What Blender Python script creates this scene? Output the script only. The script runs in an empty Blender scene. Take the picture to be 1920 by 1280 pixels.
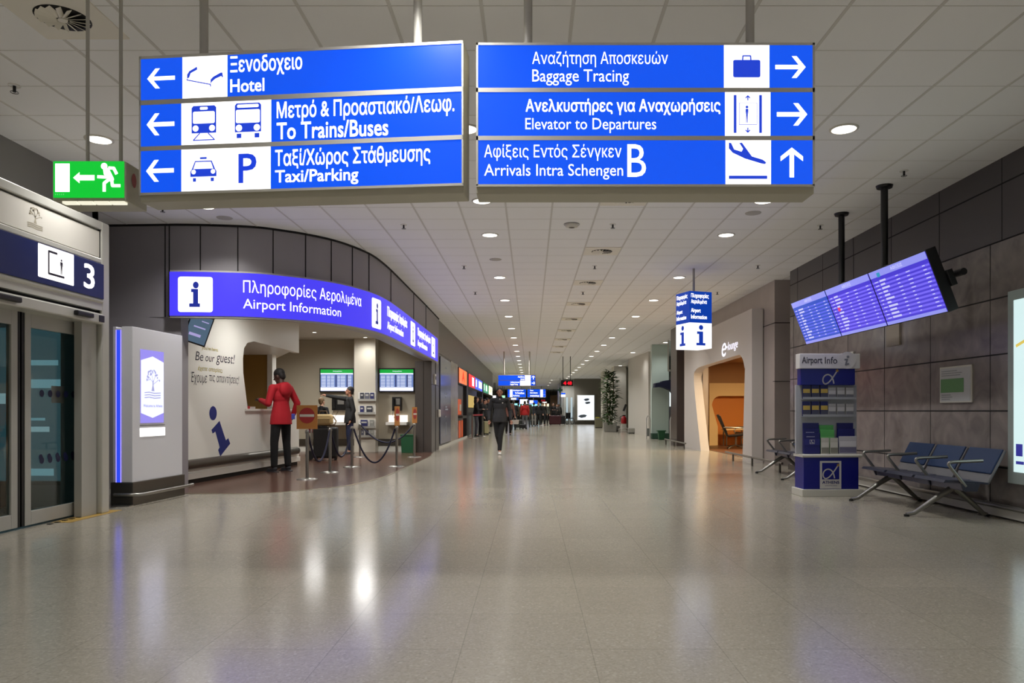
import bpy, bmesh, math, random
from math import pi, sin, cos, radians as R
from mathutils import Vector, Matrix
random.seed(7)
sc = bpy.context.scene
col = sc.collection
F, VPX, HY, CH = 1400.0, 995.0, 770.0, 1.10      # focal length in px, vanishing point, camera height
CEIL = 3.73
# ---------------------------------------------------------------- camera
cd = bpy.data.cameras.new('camera'); cam = bpy.data.objects.new('camera', cd); col.objects.link(cam)
cd.sensor_width = 36; cd.lens = 36 * F / 1920
cd.shift_x = (960 - VPX) / 1920; cd.shift_y = (HY - 640) / 1920
cam.location = (0, 0, CH); cam.rotation_euler = (pi / 2, 0, 0)
cd.clip_end = 300
sc.camera = cam
# ---------------------------------------------------------------- world, exposure
w = bpy.data.worlds.new('night'); sc.world = w; w.use_nodes = True
w.node_tree.nodes['Background'].inputs[0].default_value = (.05, .07, .1, 1)
w.node_tree.nodes['Background'].inputs[1].default_value = .3
sc.view_settings.view_transform = 'Standard'; sc.view_settings.look = 'None'
sc.view_settings.gamma = 1; sc.view_settings.use_curve_mapping = False
sc.view_settings.exposure = 0.0
sc.cycles.max_bounces = 8; sc.cycles.diffuse_bounces = 6; sc.cycles.glossy_bounces = 4
sc.cycles.transparent_max_bounces = 8; sc.cycles.sample_clamp_indirect = 4
sc.cycles.caustics_reflective = True; sc.cycles.caustics_refractive = False
SPOT_W = 215.0                                     # one ceiling downlight
# ---------------------------------------------------------------- helpers
def lin(c):
    return tuple((v / 255 / 12.92 if v / 255 <= .04045 else ((v / 255 + .055) / 1.055) ** 2.4) for v in c)
MATS = {}
def M(name, rgb, rough=.5, metal=0., emit=0., spec=.5, bump=0., vary=0., scale=8.):
    if name in MATS: return MATS[name]
    m = bpy.data.materials.new(name); m.use_nodes = True; MATS[name] = m
    nt = m.node_tree; b = nt.nodes['Principled BSDF']; c = (*lin(rgb), 1)
    b.inputs['Base Color'].default_value = c; b.inputs['Roughness'].default_value = rough
    b.inputs['Metallic'].default_value = metal; b.inputs['Specular IOR Level'].default_value = spec
    if emit:
        b.inputs['Emission Color'].default_value = c; b.inputs['Emission Strength'].default_value = emit
        b.inputs['Base Color'].default_value = (*[v * .25 for v in c[:3]], 1)
    if bump or vary:
        tc = nt.nodes.new('ShaderNodeTexCoord'); n = nt.nodes.new('ShaderNodeTexNoise'); n.inputs['Scale'].default_value = scale
        n.inputs['Detail'].default_value = 6; nt.links.new(tc.outputs['Object'], n.inputs['Vector'])
        if vary:
            mr = nt.nodes.new('ShaderNodeMapRange'); mr.inputs['From Min'].default_value = .3; mr.inputs['From Max'].default_value = .7
            mr.inputs['To Min'].default_value = 1 - vary; mr.inputs['To Max'].default_value = 1 + vary
            mx = nt.nodes.new('ShaderNodeMix'); mx.data_type = 'RGBA'; mx.blend_type = 'MULTIPLY'; mx.inputs[0].default_value = 1
            mx.inputs[6].default_value = c
            nt.links.new(n.outputs['Fac'], mr.inputs['Value']); nt.links.new(mr.outputs[0], mx.inputs[7]); nt.links.new(mx.outputs[2], b.inputs['Base Color'])
        if bump:
            bp = nt.nodes.new('ShaderNodeBump'); bp.inputs['Strength'].default_value = bump; bp.inputs['Distance'].default_value = .01
            nt.links.new(n.outputs['Fac'], bp.inputs['Height']); nt.links.new(bp.outputs[0], b.inputs['Normal'])
    return m
def PX(px, y): return (px - VPX) * y / F
def PZ(py, y): return CH + (HY - py) * y / F
def YF(py): return F * CH / (py - HY)            # depth of a point of the floor
class MB:
    def __init__(s): s.v = []; s.f = []; s.mi = []; s.cur = 0; s.sm = []
    def add(s, vs, fs, smooth=False):
        o = len(s.v); s.v += [tuple(p) for p in vs]
        for f in fs: s.f.append(tuple(i + o for i in f)); s.mi.append(s.cur); s.sm.append(smooth)
        return s
    def box(s, x0, x1, y0, y1, z0, z1):
        x0, x1 = min(x0, x1), max(x0, x1); y0, y1 = min(y0, y1), max(y0, y1); z0, z1 = min(z0, z1), max(z0, z1)
        return s.add([(x0,y0,z0),(x1,y0,z0),(x1,y1,z0),(x0,y1,z0),(x0,y0,z1),(x1,y0,z1),(x1,y1,z1),(x0,y1,z1)],
              [(3,2,1,0),(4,5,6,7),(0,1,5,4),(1,2,6,5),(2,3,7,6),(3,0,4,7)])
    def obox(s, c, size, rot=None, taper=1.):
        rot = rot or Matrix.Identity(3); c = Vector(c); h = Vector(size) / 2; vs = []
        for z in (-1, 1):
            t = 1 if z < 0 else taper
            for x, y in ((-1,-1),(1,-1),(1,1),(-1,1)): vs.append(c + rot @ Vector((x*h.x*t, y*h.y*t, z*h.z)))
        return s.add(vs, [(3,2,1,0),(4,5,6,7),(0,1,5,4),(1,2,6,5),(2,3,7,6),(3,0,4,7)])
    def cyl(s, p0, p1, r0, r1=None, n=16, caps=True):
        r1 = r0 if r1 is None else r1; p0, p1 = Vector(p0), Vector(p1); d = (p1 - p0)
        if d.length < 1e-6: return s
        q = d.to_track_quat('Z', 'Y'); vs = []
        for p, r in ((p0, r0), (p1, r1)):
            for i in range(n): vs.append(p + q @ Vector((r*cos(2*pi*i/n), r*sin(2*pi*i/n), 0)))
        s.add(vs, [(i, (i+1) % n, n+(i+1) % n, n+i) for i in range(n)], True)
        if caps: s.add(vs, [tuple(range(n-1, -1, -1)), tuple(range(n, 2*n))])
        return s
    def tube(s, pts, r, n=10, closed=False, radii=None):
        pts = [Vector(p) for p in pts]; k = len(pts); vs = []; up = None
        for i, p in enumerate(pts):
            a = pts[(i-1) % k] if closed or i > 0 else p; b = pts[(i+1) % k] if closed or i < k-1 else p
            t = (b - a).normalized()
            if up is None: up = t.orthogonal().normalized()
            else:
                up = up - t * up.dot(t)
                up = up.normalized() if up.length > 1e-5 else t.orthogonal().normalized()
            w_ = t.cross(up); rr = radii[i] if radii else r
            for j in range(n): vs.append(p + rr*(cos(2*pi*j/n)*up + sin(2*pi*j/n)*w_))
        fs = [(i*n+j, i*n+(j+1) % n, ((i+1) % k)*n+(j+1) % n, ((i+1) % k)*n+j) for i in range(k if closed else k-1) for j in range(n)]
        s.add(vs, fs, True)
        if not closed: s.add(vs, [tuple(range(n-1, -1, -1)), tuple((k-1)*n+j for j in range(n))])
        return s
    def ell(s, c, r, n=16, m=10, rot=None):
        c = Vector(c); r = Vector(r if hasattr(r, '__len__') else (r, r, r)); vs = []; fs = []
        for i in range(m+1):
            th = pi*i/m
            for j in range(n):
                p = Vector((r.x*sin(th)*cos(2*pi*j/n), r.y*sin(th)*sin(2*pi*j/n), -r.z*cos(th)))
                vs.append(c + (rot @ p if rot else p))
        for i in range(m):
            for j in range(n):
                a, b, c2, d = i*n+j, i*n+(j+1) % n, (i+1)*n+(j+1) % n, (i+1)*n+j
                if i == 0: fs.append((a, c2, d))
                elif i == m-1: fs.append((a, b, d))
                else: fs.append((a, b, c2, d))
        return s.add(vs, fs, True)
    def cap(s, p0, p1, r0, r1, n=14):
        p0, p1 = Vector(p0), Vector(p1)
        s.ell(p0, r0, n, 8); s.ell(p1, r1, n, 8); return s.cyl(p0, p1, r0*.99, r1*.99, n)
    def lathe(s, prof, c=(0,0,0), n=24, caps=False):
        c = Vector(c); vs = []
        for r, z in prof:
            for j in range(n): vs.append(c + Vector((r*cos(2*pi*j/n), r*sin(2*pi*j/n), z)))
        k = len(prof)
        s.add(vs, [(i*n+j, i*n+(j+1) % n, (i+1)*n+(j+1) % n, (i+1)*n+j) for i in range(k-1) for j in range(n)], True)
        if caps: s.add(vs, [tuple(range(n-1, -1, -1)), tuple((k-1)*n+j for j in range(n))])
        return s
    def prism(s, poly, o, ex, ey, d):
        """polygon in the plane (o, ex, ey) pushed along the vector d"""
        o, ex, ey, d = Vector(o), Vector(ex), Vector(ey), Vector(d); k = len(poly)
        if ex.cross(ey).dot(d) < 0: poly = poly[::-1]
        ar = sum(poly[i][0]*poly[(i+1) % k][1] - poly[(i+1) % k][0]*poly[i][1] for i in range(k))
        if (ar < 0) == (ex.cross(ey).dot(d) > 0): poly = poly[::-1]
        a = [o + ex*p[0] + ey*p[1] for p in poly]; b = [p + d for p in a]
        return s.add(a + b, [tuple(range(k-1, -1, -1)), tuple(range(k, 2*k))] + [(i, (i+1) % k, k+(i+1) % k, k+i) for i in range(k)])
    def flat(s, poly, y):
        """polygon in a thing's local XZ plane, facing -Y"""
        k = len(poly); ar = sum(poly[i][0]*poly[(i+1) % k][1] - poly[(i+1) % k][0]*poly[i][1] for i in range(k))
        if ar < 0: poly = poly[::-1]
        return s.add([(a, y, b) for a, b in poly], [tuple(range(k))])
    def rect(s, a0, b0, a1, b1, y, r=0.):
        a0, a1 = min(a0, a1), max(a0, a1); b0, b1 = min(b0, b1), max(b0, b1)
        return s.flat(rrect(a0, b0, a1, b1, r), y)
    def disc(s, a, b, r, y, n=24, ra=None):
        ra = ra or r
        return s.flat([(a + ra*cos(2*pi*i/n), b + r*sin(2*pi*i/n)) for i in range(n)], y)
    def stroke(s, pts, w_, y, sx=1.):
        for i in range(len(pts)-1):
            (a0, b0), (a1, b1) = pts[i], pts[i+1]; L = math.hypot((a1-a0), (b1-b0))
            if L < 1e-9: continue
            nx, ny = -(b1-b0)/L*w_/2, (a1-a0)/L*w_/2
            s.flat([(a0+nx, b0+ny), (a1+nx, b1+ny), (a1-nx, b1-ny), (a0-nx, b0-ny)], y)
            if i: s.disc(a0, b0, w_/2, y - .00002, 10)
        return s
    def build(s, name, mats, parent=None, bevel=0., smooth=None, seg=2):
        me = bpy.data.meshes.new(name); me.from_pydata(s.v, [], s.f)
        for m in (mats if isinstance(mats, (list, tuple)) else [mats]): me.materials.append(m)
        me.polygons.foreach_set('material_index', s.mi)
        me.polygons.foreach_set('use_smooth', s.sm if smooth is None else [smooth]*len(s.f)); me.update()
        o = bpy.data.objects.new(name, me); col.objects.link(o)
        if parent: o.parent = parent
        if bevel:
            b = o.modifiers.new('bevel', 'BEVEL'); b.width = bevel; b.segments = seg; b.limit_method = 'ANGLE'; b.harden_normals = False
        return o
def rrect(a0, b0, a1, b1, r, n=5):
    if r <= 0: return [(a0,b0),(a1,b0),(a1,b1),(a0,b1)]
    out = []
    for (cx, cy, st) in ((a1-r, b0+r, -pi/2), (a1-r, b1-r, 0), (a0+r, b1-r, pi/2), (a0+r, b0+r, pi)):
        out += [(cx + r*cos(st + pi/2*i/n), cy + r*sin(st + pi/2*i/n)) for i in range(n+1)]
    return out
def tag(o, label=None, cat=None, group=None, kind=None):
    if label: o['label'] = label
    if cat: o['category'] = cat
    if group: o['group'] = group
    if kind: o['kind'] = kind
    return o
def thing(name, label, cat, loc=(0,0,0), rotz=0., group=None, mat3=None):
    o = bpy.data.objects.new(name, None); col.objects.link(o); o.empty_display_size = .1
    if mat3 is not None: o.matrix_world = Matrix.Translation(Vector(loc)) @ mat3.to_4x4()
    else: o.location = loc; o.rotation_euler = (0, 0, rotz)
    return tag(o, label, cat, group)
def children(o): return [c for c in bpy.data.objects if c.parent == o]
def copy_tree(o, parent=None, kids=None):
    c = o.copy(); col.objects.link(c)
    if parent: c.parent = parent
    for ch in (kids[o.name] if kids and o.name in kids else children(o)): copy_tree(ch, c, kids)
    return c
def struct(name, mb, mats, **k):
    o = mb.build(name, mats, **k); o['kind'] = 'structure'; return o
class Face:
    """a plane of the place: origin o, unit ex (rightwards), ez (upwards); px() turns a pixel into plane coordinates"""
    def __init__(s, o, ex, ez):
        s.o, s.ex, s.ez = Vector(o), Vector(ex).normalized(), Vector(ez).normalized(); s.n = s.ex.cross(s.ez)
    def px(s, px, py):
        d = Vector(((px-VPX)/F, 1, (HY-py)/F)); c = Vector((0, 0, CH))
        t = (s.o - c).dot(s.n) / d.dot(s.n); p = c + d*t - s.o
        return p.dot(s.ex), p.dot(s.ez)
    def mat3(s):                                   # columns: ex, inward normal, ez
        y = s.ez.cross(s.ex); return Matrix((s.ex, y, s.ez)).transposed()
_tc = bpy.data.curves.new('lettering', 'FONT'); _tc.resolution_u = 3; _to = bpy.data.objects.new('lettering', _tc)
import numpy as np
from mathutils.geometry import delaunay_2d_cdt
_tc.fill_mode = 'NONE'
_tp = {}
def text_polys(body, shear=0.):
    """outline of the lettering, filled by winding number"""
    if (body, shear) in _tp: return _tp[body, shear]
    _tc.body = body; _tc.shear = shear; _tc.size = 1
    me = _to.to_mesh(); v = [(p.co.x, p.co.y) for p in me.vertices]; nb = {}
    for e in me.edges: a, b = sorted(e.vertices); nb[a] = max(nb.get(a, 0), b)
    _to.to_mesh_clear(); E = []; st = 0
    for i in range(len(v)):                        # contours are runs of vertices, each closed onto its start
        if nb.get(i, -1) == i+1 or (i+1 < len(v) and nb.get(i, -1) > i): E.append((i, i+1))
        else: E.append((i, st)); st = i+1
    r = delaunay_2d_cdt([Vector(p) for p in v], E, [], 0, 1e-5)
    ov = [(p.x, p.y) for p in r[0]]; tri = [tuple(t) for t in r[2]]
    P = np.array(v); A = P[[e[0] for e in E]]; B = P[[e[1] for e in E]]
    c = np.array([[sum(ov[k][d] for k in t)/len(t) for d in (0, 1)] for t in tri])
    ay, by, py = A[None,:,1], B[None,:,1], c[:,None,1]
    cr = (B[None,:,0]-A[None,:,0])*(py-ay) - (c[:,None,0]-A[None,:,0])*(by-ay)
    wn = (((ay <= py) & (by > py) & (cr > 0)).astype(int) - ((ay > py) & (by <= py) & (cr < 0)).astype(int)).sum(1)
    tri = [t for t, k in zip(tri, wn) if k != 0]
    _tp[body, shear] = (ov, tri); return ov, tri
def text(mb, body, a0, b0, a1, b1, y, bold=0., shear=0., warp=None):
    """lettering fitted into the rectangle (a0,b0)-(a1,b1) of a local XZ plane"""
    v, f = text_polys(body, shear)
    x0, x1 = min(p[0] for p in v), max(p[0] for p in v); z0, z1 = min(p[1] for p in v), max(p[1] for p in v)
    a0, a1 = min(a0, a1), max(a0, a1); b0, b1 = min(b0, b1), max(b0, b1)
    sx, sz = (a1-a0)/(x1-x0), (b1-b0)/(z1-z0)
    d = abs(bold); base = v; v = []; k0 = f; f = []
    for n_, (dx, dz) in enumerate([(0,0)] + ([(d,d),(-d,d),(d,-d),(-d,-d)] if bold > 0 else [])):
        f += [tuple(i+len(v) for i in t) for t in k0]; v += [(p[0]+dx, p[1]+dz) for p in base]
    pts = [(a0+(p[0]-x0)*sx, y, b0+(p[1]-z0)*sz) for p in v]
    if warp: pts = [warp(*p) for p in pts]
    vs = [Vector(p) for p in pts]; out = []
    for t in f:                                    # keep every face turned to -Y
        n_ = (vs[t[1]]-vs[t[0]]).cross(vs[t[2]]-vs[t[0]])
        out.append(t if n_.y < 0 or warp else t[::-1])
    return mb.add(pts, out)
ORD = 'first second third fourth fifth sixth seventh eighth ninth tenth eleventh twelfth thirteenth fourteenth fifteenth sixteenth seventeenth eighteenth nineteenth twentieth'.split()
# ---------------------------------------------------------------- materials
WHITE = M('white_paint', (214, 210, 200), .45)
CREAM = M('cream_paint', (205, 198, 180), .5)
BOARD = M('white_laminate', (222, 219, 210), .35)
STEEL = M('brushed_steel', (150, 148, 142), .32, .9)
STEELD = M('dark_steel', (98, 95, 88), .35, .8)
ALU = M('anodised_aluminium', (204, 202, 192), .45, .1)
HOUS = M('grey_sign_housing', (178, 174, 156), .5)
BLACK = M('black_plastic', (16, 16, 17), .4)
RUBBER = M('black_rubber', (12, 12, 12), .6)
NAVY = M('navy_panel', (16, 24, 110), .35)
DARKG = M('dark_grey_panel', (82, 78, 78), .36, .25)
SIGNB = M('lit_blue_sign', (3, 82, 236), .3, 0, 1.0)
SIGNB2 = M('lit_violet_sign', (70, 60, 238), .3, 0, 1.0)
LITW = M('lit_white_sign', (255, 252, 250), .3, 0, 1.7)
LITP = M('lit_pale_blue', (225, 228, 255), .3, 0, 1.2)
PICB = M('pictogram_blue', (28, 66, 214), .3, 0, .9)
PICI = M('information_blue', (24, 42, 150), .4, 0, .7)
def node_floor():
    m = bpy.data.materials.new('polished_terrazzo'); m.use_nodes = True; nt = m.node_tree; b = nt.nodes['Principled BSDF']; N = nt.nodes.new; L = nt.links.new
    tc = N('ShaderNodeTexCoord'); vo = N('ShaderNodeTexVoronoi'); vo.inputs['Scale'].default_value = 95
    L(tc.outputs['Object'], vo.inputs['Vector'])
    r = N('ShaderNodeValToRGB'); r.color_ramp.elements[0].color = (*lin((144,138,124)),1); r.color_ramp.elements[1].color = (*lin((188,182,166)),1)
    e = r.color_ramp.elements.new(.12); e.color = (*lin((157,151,136)),1); e = r.color_ramp.elements.new(.8); e.color = (*lin((171,165,150)),1)
    L(vo.outputs['Color'], r.inputs[0])
    br = N('ShaderNodeTexBrick'); br.offset = 0; br.inputs['Scale'].default_value = 1; br.inputs['Mortar Size'].default_value = .0025
    br.inputs['Brick Width'].default_value = .6; br.inputs['Row Height'].default_value = .6
    br.inputs['Color1'].default_value = (1,1,1,1); br.inputs['Color2'].default_value = (.93,.93,.93,1); br.inputs['Mortar'].default_value = (.72,.71,.7,1)
    mp = N('ShaderNodeMapping'); mp.inputs['Location'].default_value = (.32, .15, 0); L(tc.outputs['Object'], mp.inputs[0]); L(mp.outputs[0], br.inputs['Vector'])
    mx = N('ShaderNodeMix'); mx.data_type = 'RGBA'; mx.blend_type = 'MULTIPLY'; mx.inputs[0].default_value = 1
    L(r.outputs[0], mx.inputs[6]); L(br.outputs[0], mx.inputs[7])
    n = N('ShaderNodeTexNoise'); n.inputs['Scale'].default_value = .9; n.inputs['Detail'].default_value = 5; L(tc.outputs['Object'], n.inputs['Vector'])
    mr = N('ShaderNodeMapRange'); mr.inputs['To Min'].default_value = .13; mr.inputs['To Max'].default_value = .20; L(n.outputs['Fac'], mr.inputs['Value'])
    L(mr.outputs[0], b.inputs['Roughness']); L(mx.outputs[2], b.inputs['Base Color']); b.inputs['Specular IOR Level'].default_value = .62
    return m
FLOOR = node_floor()
def node_stone():
    m = bpy.data.materials.new('grey_brown_stone'); m.use_nodes = True; nt = m.node_tree; b = nt.nodes['Principled BSDF']; N = nt.nodes.new; L = nt.links.new
    tc = N('ShaderNodeTexCoord'); n = N('ShaderNodeTexNoise'); n.inputs['Scale'].default_value = 3.2; n.inputs['Detail'].default_value = 9; n.inputs['Distortion'].default_value = 1.2
    L(tc.outputs['Object'], n.inputs['Vector'])
    r = N('ShaderNodeValToRGB'); r.color_ramp.elements[0].position = .3; r.color_ramp.elements[0].color = (*lin((112,105,103)),1)
    r.color_ramp.elements[1].position = .72; r.color_ramp.elements[1].color = (*lin((140,131,127)),1); L(n.outputs['Fac'], r.inputs[0])
    L(r.outputs[0], b.inputs['Base Color']); b.inputs['Roughness'].default_value = .22
    return m
STONE = node_stone()
JOINT = M('dark_joint', (22, 19, 18), .8)
TILE = M('ceiling_tile', (245, 245, 245), .9, bump=.15, scale=160)
TBAR = M('ceiling_runner', (214, 212, 208), .8)
BROWN = M('brown_stone_floor', (92, 66, 55), .2, vary=.08, scale=30)
def glass(name, tint, gl):
    m = bpy.data.materials.new(name); m.use_nodes = True; nt = m.node_tree; nt.nodes.clear(); N = nt.nodes.new; L = nt.links.new
    t = N('ShaderNodeBsdfTransparent'); t.inputs[0].default_value = (*tint, 1); g = N('ShaderNodeBsdfGlossy'); g.inputs['Roughness'].default_value = .02
    fr = N('ShaderNodeLayerWeight'); fr.inputs['Blend'].default_value = .12; ml = N('ShaderNodeMath'); ml.operation = 'MULTIPLY_ADD'; ml.inputs[1].default_value = .8; ml.inputs[2].default_value = gl
    L(fr.outputs[0], ml.inputs[0]); mx = N('ShaderNodeMixShader'); L(ml.outputs[0], mx.inputs[0]); L(t.outputs[0], mx.inputs[1]); L(g.outputs[0], mx.inputs[2])
    o = N('ShaderNodeOutputMaterial'); L(mx.outputs[0], o.inputs[0]); return m
GLASS = glass('clear_glass', (.78, .84, .84), .04)
GLASSD = glass('door_glass', (.62, .72, .72), .05)
# ================================================================ the setting
struct('floor', MB().box(-13, 14, -17, 102, -.1, 0), FLOOR)
struct('ceiling', MB().box(-13, 14, -17, 102, CEIL, CEIL+.15), TILE)
g = MB()
for k in range(-9, 24):
    x = -.32 + .597*k
    if -6 < x < 10: g.box(x-.012, x+.012, -17, 62, CEIL-.004, CEIL)
struct('trim_1', g, TBAR)
g = MB()
for k in range(-36, 96):
    y = 4.85 + .6*k; g.box(-6, 9, y-.003, y+.003, CEIL-.002, CEIL)
struct('trim_2', g, TBAR)
# right wall: stone panels below, dark metal band above
g = MB().box(4.9, 5.2, -17, 14.1, 0, 2.87); g.cur = 1
g.box(4.9, 5.2, -17, 14.1, 2.87, CEIL); g.cur = 2
for z in (.51, 1.1, 1.69, 2.28, 2.87, 3.46): g.box(4.896, 4.91, -17, 14.1, z-.007, z+.007)
for k in range(-21, 5):
    y = 9.15 + 1.19*k
    g.box(4.897, 4.91, y-.0035, y+.0035, 0, 2.87); g.box(4.897, 4.91, y-.2, y-.194, 2.87, CEIL)
struct('wall_right', g, [STONE, DARKG, JOINT])
struct('baseboard_right', MB().box(4.86, 4.9, -17, 14.1, 0, .09), STEELD)
struct('wall_back', MB().box(-13, 14, -17.2, -17, 0, CEIL), M('rear_wall', (190, 186, 178), .6))
# left wall with the opening of the sliding doors
LW = M('left_wall_grey', (122, 120, 116), .5)
g = MB().box(-5.25, -5.05, -17, 3.2, 0, CEIL).box(-5.25, -5.05, 3.2, 8.72, 2.2, CEIL).box(-5.25, -5.05, 8.4, 8.72, 0, 2.2)
g.box(-6.1, -5.05, 8.6, 8.72, 0, CEIL).box(-6.2, -6.0, 8.6, 10.6, 0, CEIL)
struct('wall_left', g, LW)
# vestibule beyond the doors
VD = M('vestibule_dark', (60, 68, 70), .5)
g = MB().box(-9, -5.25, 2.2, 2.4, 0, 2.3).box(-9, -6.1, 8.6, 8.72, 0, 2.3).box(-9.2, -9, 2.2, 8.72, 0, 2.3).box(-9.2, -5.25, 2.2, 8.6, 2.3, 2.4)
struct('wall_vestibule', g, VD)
# dark panelled wall curving into the information booth
def crom(P, n=8):
    out = []
    for i in range(len(P)-1):
        p0, p1, p2, p3 = (Vector(P[max(0, min(len(P)-1, j))]) for j in (i-1, i, i+1, i+2))
        for k in range(n):
            t = k/n; out.append(.5*((2*p1) + (p2-p0)*t + (2*p0-5*p1+4*p2-p3)*t*t + (3*p1-p0-3*p2+p3)*t**3))
    return out + [Vector(P[-1])]
FAS = crom([(-6.05,10.55),(-5.4,10.52),(-4.9,10.5),(-4.4,10.54),(-3.92,10.64),(-3.6,10.84),(-3.3,11.1),(-3.02,11.47),(-2.82,11.95),(-2.68,12.5),(-2.62,13.2),(-2.6,14.2),(-2.6,16),(-2.6,18.5),(-2.62,21.3)])
def normals(P):
    out = []
    for i in range(len(P)):
        t = (P[min(i+1, len(P)-1)] - P[max(i-1, 0)]).normalized(); out.append(Vector((t.y, -t.x)))
    return out
FN = normals(FAS)
def offs(d): return [p + n*d for p, n in zip(FAS, FN)]
def wall_strip(mb, A, B, z0, z1, smooth=True):
    k = len(A); vs = [(p.x, p.y, z0) for p in A] + [(p.x, p.y, z1) for p in A] + [(p.x, p.y, z0) for p in B] + [(p.x, p.y, z1) for p in B]
    mb.add(vs, [(i, i+1, k+i+1, k+i) for i in range(k-1)] + [(2*k+i+1, 2*k+i, 3*k+i, 3*k+i+1) for i in range(k-1)], smooth)
    mb.add(vs, [(i+1, i, 2*k+i, 2*k+i+1) for i in range(k-1)] + [(k+i, k+i+1, 3*k+i+1, 3*k+i) for i in range(k-1)] + [(0, k, 3*k, 2*k), (k-1, 3*k-1, 4*k-1, 2*k*1+k*0+k-1+0) if 0 else (2*k-1, k-1, 3*k-1, 4*k-1)])
    return mb
g = wall_strip(MB(), FAS, offs(-.22), 2.42, CEIL)
g.box(-6.1, -4.93, 10.52, 10.75, 0, 2.42)
g.cur = 1
for px in (307, 319, 378, 444, 510, 570, 620, 661, 690, 732, 775, 800):
    i = min(range(len(FAS)), key=lambda i: abs(VPX + F*FAS[i].x/FAS[i].y - px)); p, n = FAS[i], FN[i]
    a = p + n*.004; t = Vector((-n.y, n.x))
    g.obox((a.x, a.y, (2.42+CEIL)/2), (.012, .012, CEIL-2.42), Matrix.Rotation(math.atan2(t.y, t.x), 3, 'Z'))
struct('wall_booth', g, [M('booth_dark_panel', (150, 146, 150), .36, .1), JOINT])
struct('trim_3', wall_strip(MB(), offs(.012), offs(-.05), CEIL-.03, CEIL-.001), JOINT)
BW = M('booth_wall', (172, 163, 143), .55)
YB = 20.3
g = MB().box(-7.4, -2.9, YB, YB+.2, 0, 3.05).box(-7.5, -7.3, 10.7, YB+.2, 0, 3.05)
struct('wall_booth_back', g, BW)
g = MB().box(-7.4, -2.7, YB-.03, YB, .0, .16); g.cur = 1; g.box(-7.4, -2.7, YB-.06, YB, .16, .34)
struct('baseboard_booth', g, [BOARD, STEELD])
g = MB()
g.prism([(-7.5, 10.72), (-6.05, 10.72)] + [tuple(p) for p in offs(-.2)[1:]] + [(-2.9, 20.6), (-7.5, 20.6)], (0,0,3.03), (1,0,0), (0,1,0), (0,0,.1))
struct('ceiling_booth', g, M('booth_ceiling', (190, 184, 170), .8))
# pillar of the back wall between the two screens, dark corner pier
struct('column_booth', MB().box(PX(664,19.9), PX(704,19.9), 19.9, YB, 0, 3.03), M('lit_pillar', (205, 198, 182), .5))
g = MB().box(-3.06, -2.62, 19.75, 21.35, 0, 2.42); g.cur = 1; g.box(-2.84, -2.83, 19.74, 19.76, 0, 2.42).box(-2.63, -2.61, 20.55, 20.57, 0, 2.42).box(-2.63, -2.612, 19.75, 21.35, 1.8, 1.81)
struct('pillar_booth', g, [M('steel_clad_pier', (104, 98, 94), .3, .6), JOINT])
bc = crom([(-5.0,9.94),(-4.2,9.9),(-3.6,9.97),(-3.1,10.4),(-2.72,11.0),(-2.5,12),(-2.44,13.4),(-2.43,16),(-2.45,18),(-2.6,19.8)], 6)
struct('floor_booth', MB().prism([tuple(p) for p in bc] + [(-7.4, YB), (-7.4, 10.7), (-6.0, 10.6), (-5.0, 10.55)], (0,0,.001), (1,0,0), (0,1,0), (0,0,.003)), BROWN)
bn = normals(bc)
struct('trim_4', wall_strip(MB(), [p+n*.03 for p, n in zip(bc, bn)], [p for p in bc], 0, .006), M('brass_strip', (190, 182, 160), .25, .8))
# left wall beyond the booth: shop fronts
LX = -2.66
GREYF = M('shopfront_grey', (116, 112, 106), .35, .2)
g = MB().box(LX-.3, LX, 21.35, 52, 2.78, CEIL).box(LX-.3, LX-.02, 21.35, 24.9, 0, 2.78)
g.cur = 1; g.box(LX-.3, LX, 24.9, 27.3, 0, 2.78); g.cur = 2
for y0, y1 in ((30.9, 31.7), (40.9, 41.4), (21.3, 21.5), (51.4, 52)): g.box(LX-.3, LX+.01, y0, y1, 0, 2.78)
g.cur = 0; g.box(LX-1.2, LX-1, 27.3, 52, 0, 2.78).box(LX-1.2, LX, 27.3, 52, 2.7, 2.78)
struct('wall_left_shops', g, [GREYF, M('pale_marble', (150, 140, 128), .25, vary=.18, scale=3), M('dark_post', (44, 42, 42), .4)])
struct('baseboard_left', MB().box(LX, LX+.03, 21.35, 31, 0, .07), ALU)
struct('wall_left_far', MB().box(-13, LX, 52, 52.2, 2.7, CEIL).box(-13, -12.8, 52, 101, 0, CEIL), GREYF)
# lounge on the right
GP = M('grey_stone_pier', (170, 160, 154), .3, .1, vary=.06, scale=2)
g = MB().box(4.9, 5.05, 15.0, 16.15, 0, CEIL).box(4.9, 5.05, 21.25, 24.2, 0, CEIL).box(4.9, 5.05, 16.15, 21.25, 2.5, CEIL).box(5.05, 9.4, 15.0, 15.15, 0, CEIL)
g.cur = 1; g.box(4.896, 9, 14.99, 15.16, 2.86, 2.875).box(4.896, 9, 14.992, 15.1, 1.69, 1.7).box(5.29, 5.3, 14.99, 15.1, 0, CEIL).box(4.89, 4.91, 15, 24.2, 2.86, 2.87)
struct('wall_lounge', g, [GP, JOINT])
struct('wall_niche', MB().box(5.2, 9.4, 14.0, 14.1, 0, CEIL).box(9.3, 9.5, 14.0, 24.2, 0, CEIL), GP)
struct('column_right', MB().box(4.55, 5.05, 23.25, 24.25, 0, CEIL), M('dark_column', (88, 78, 74), .28, .4))
OR = M('orange_wall', (206, 128, 48), .6); CRW = M('lounge_cream', (236, 206, 150), .6); LBR = M('lounge_brown_floor', (96, 62, 42), .4)
g = MB().box(5.05, 9.4, 24.0, 24.2, 0, 2.75); g.box(5.05, 9.4, 15.15, 24.2, 2.62, 2.75).box(9.2, 9.4, 15.15, 24.2, 0, 2.75)
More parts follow.
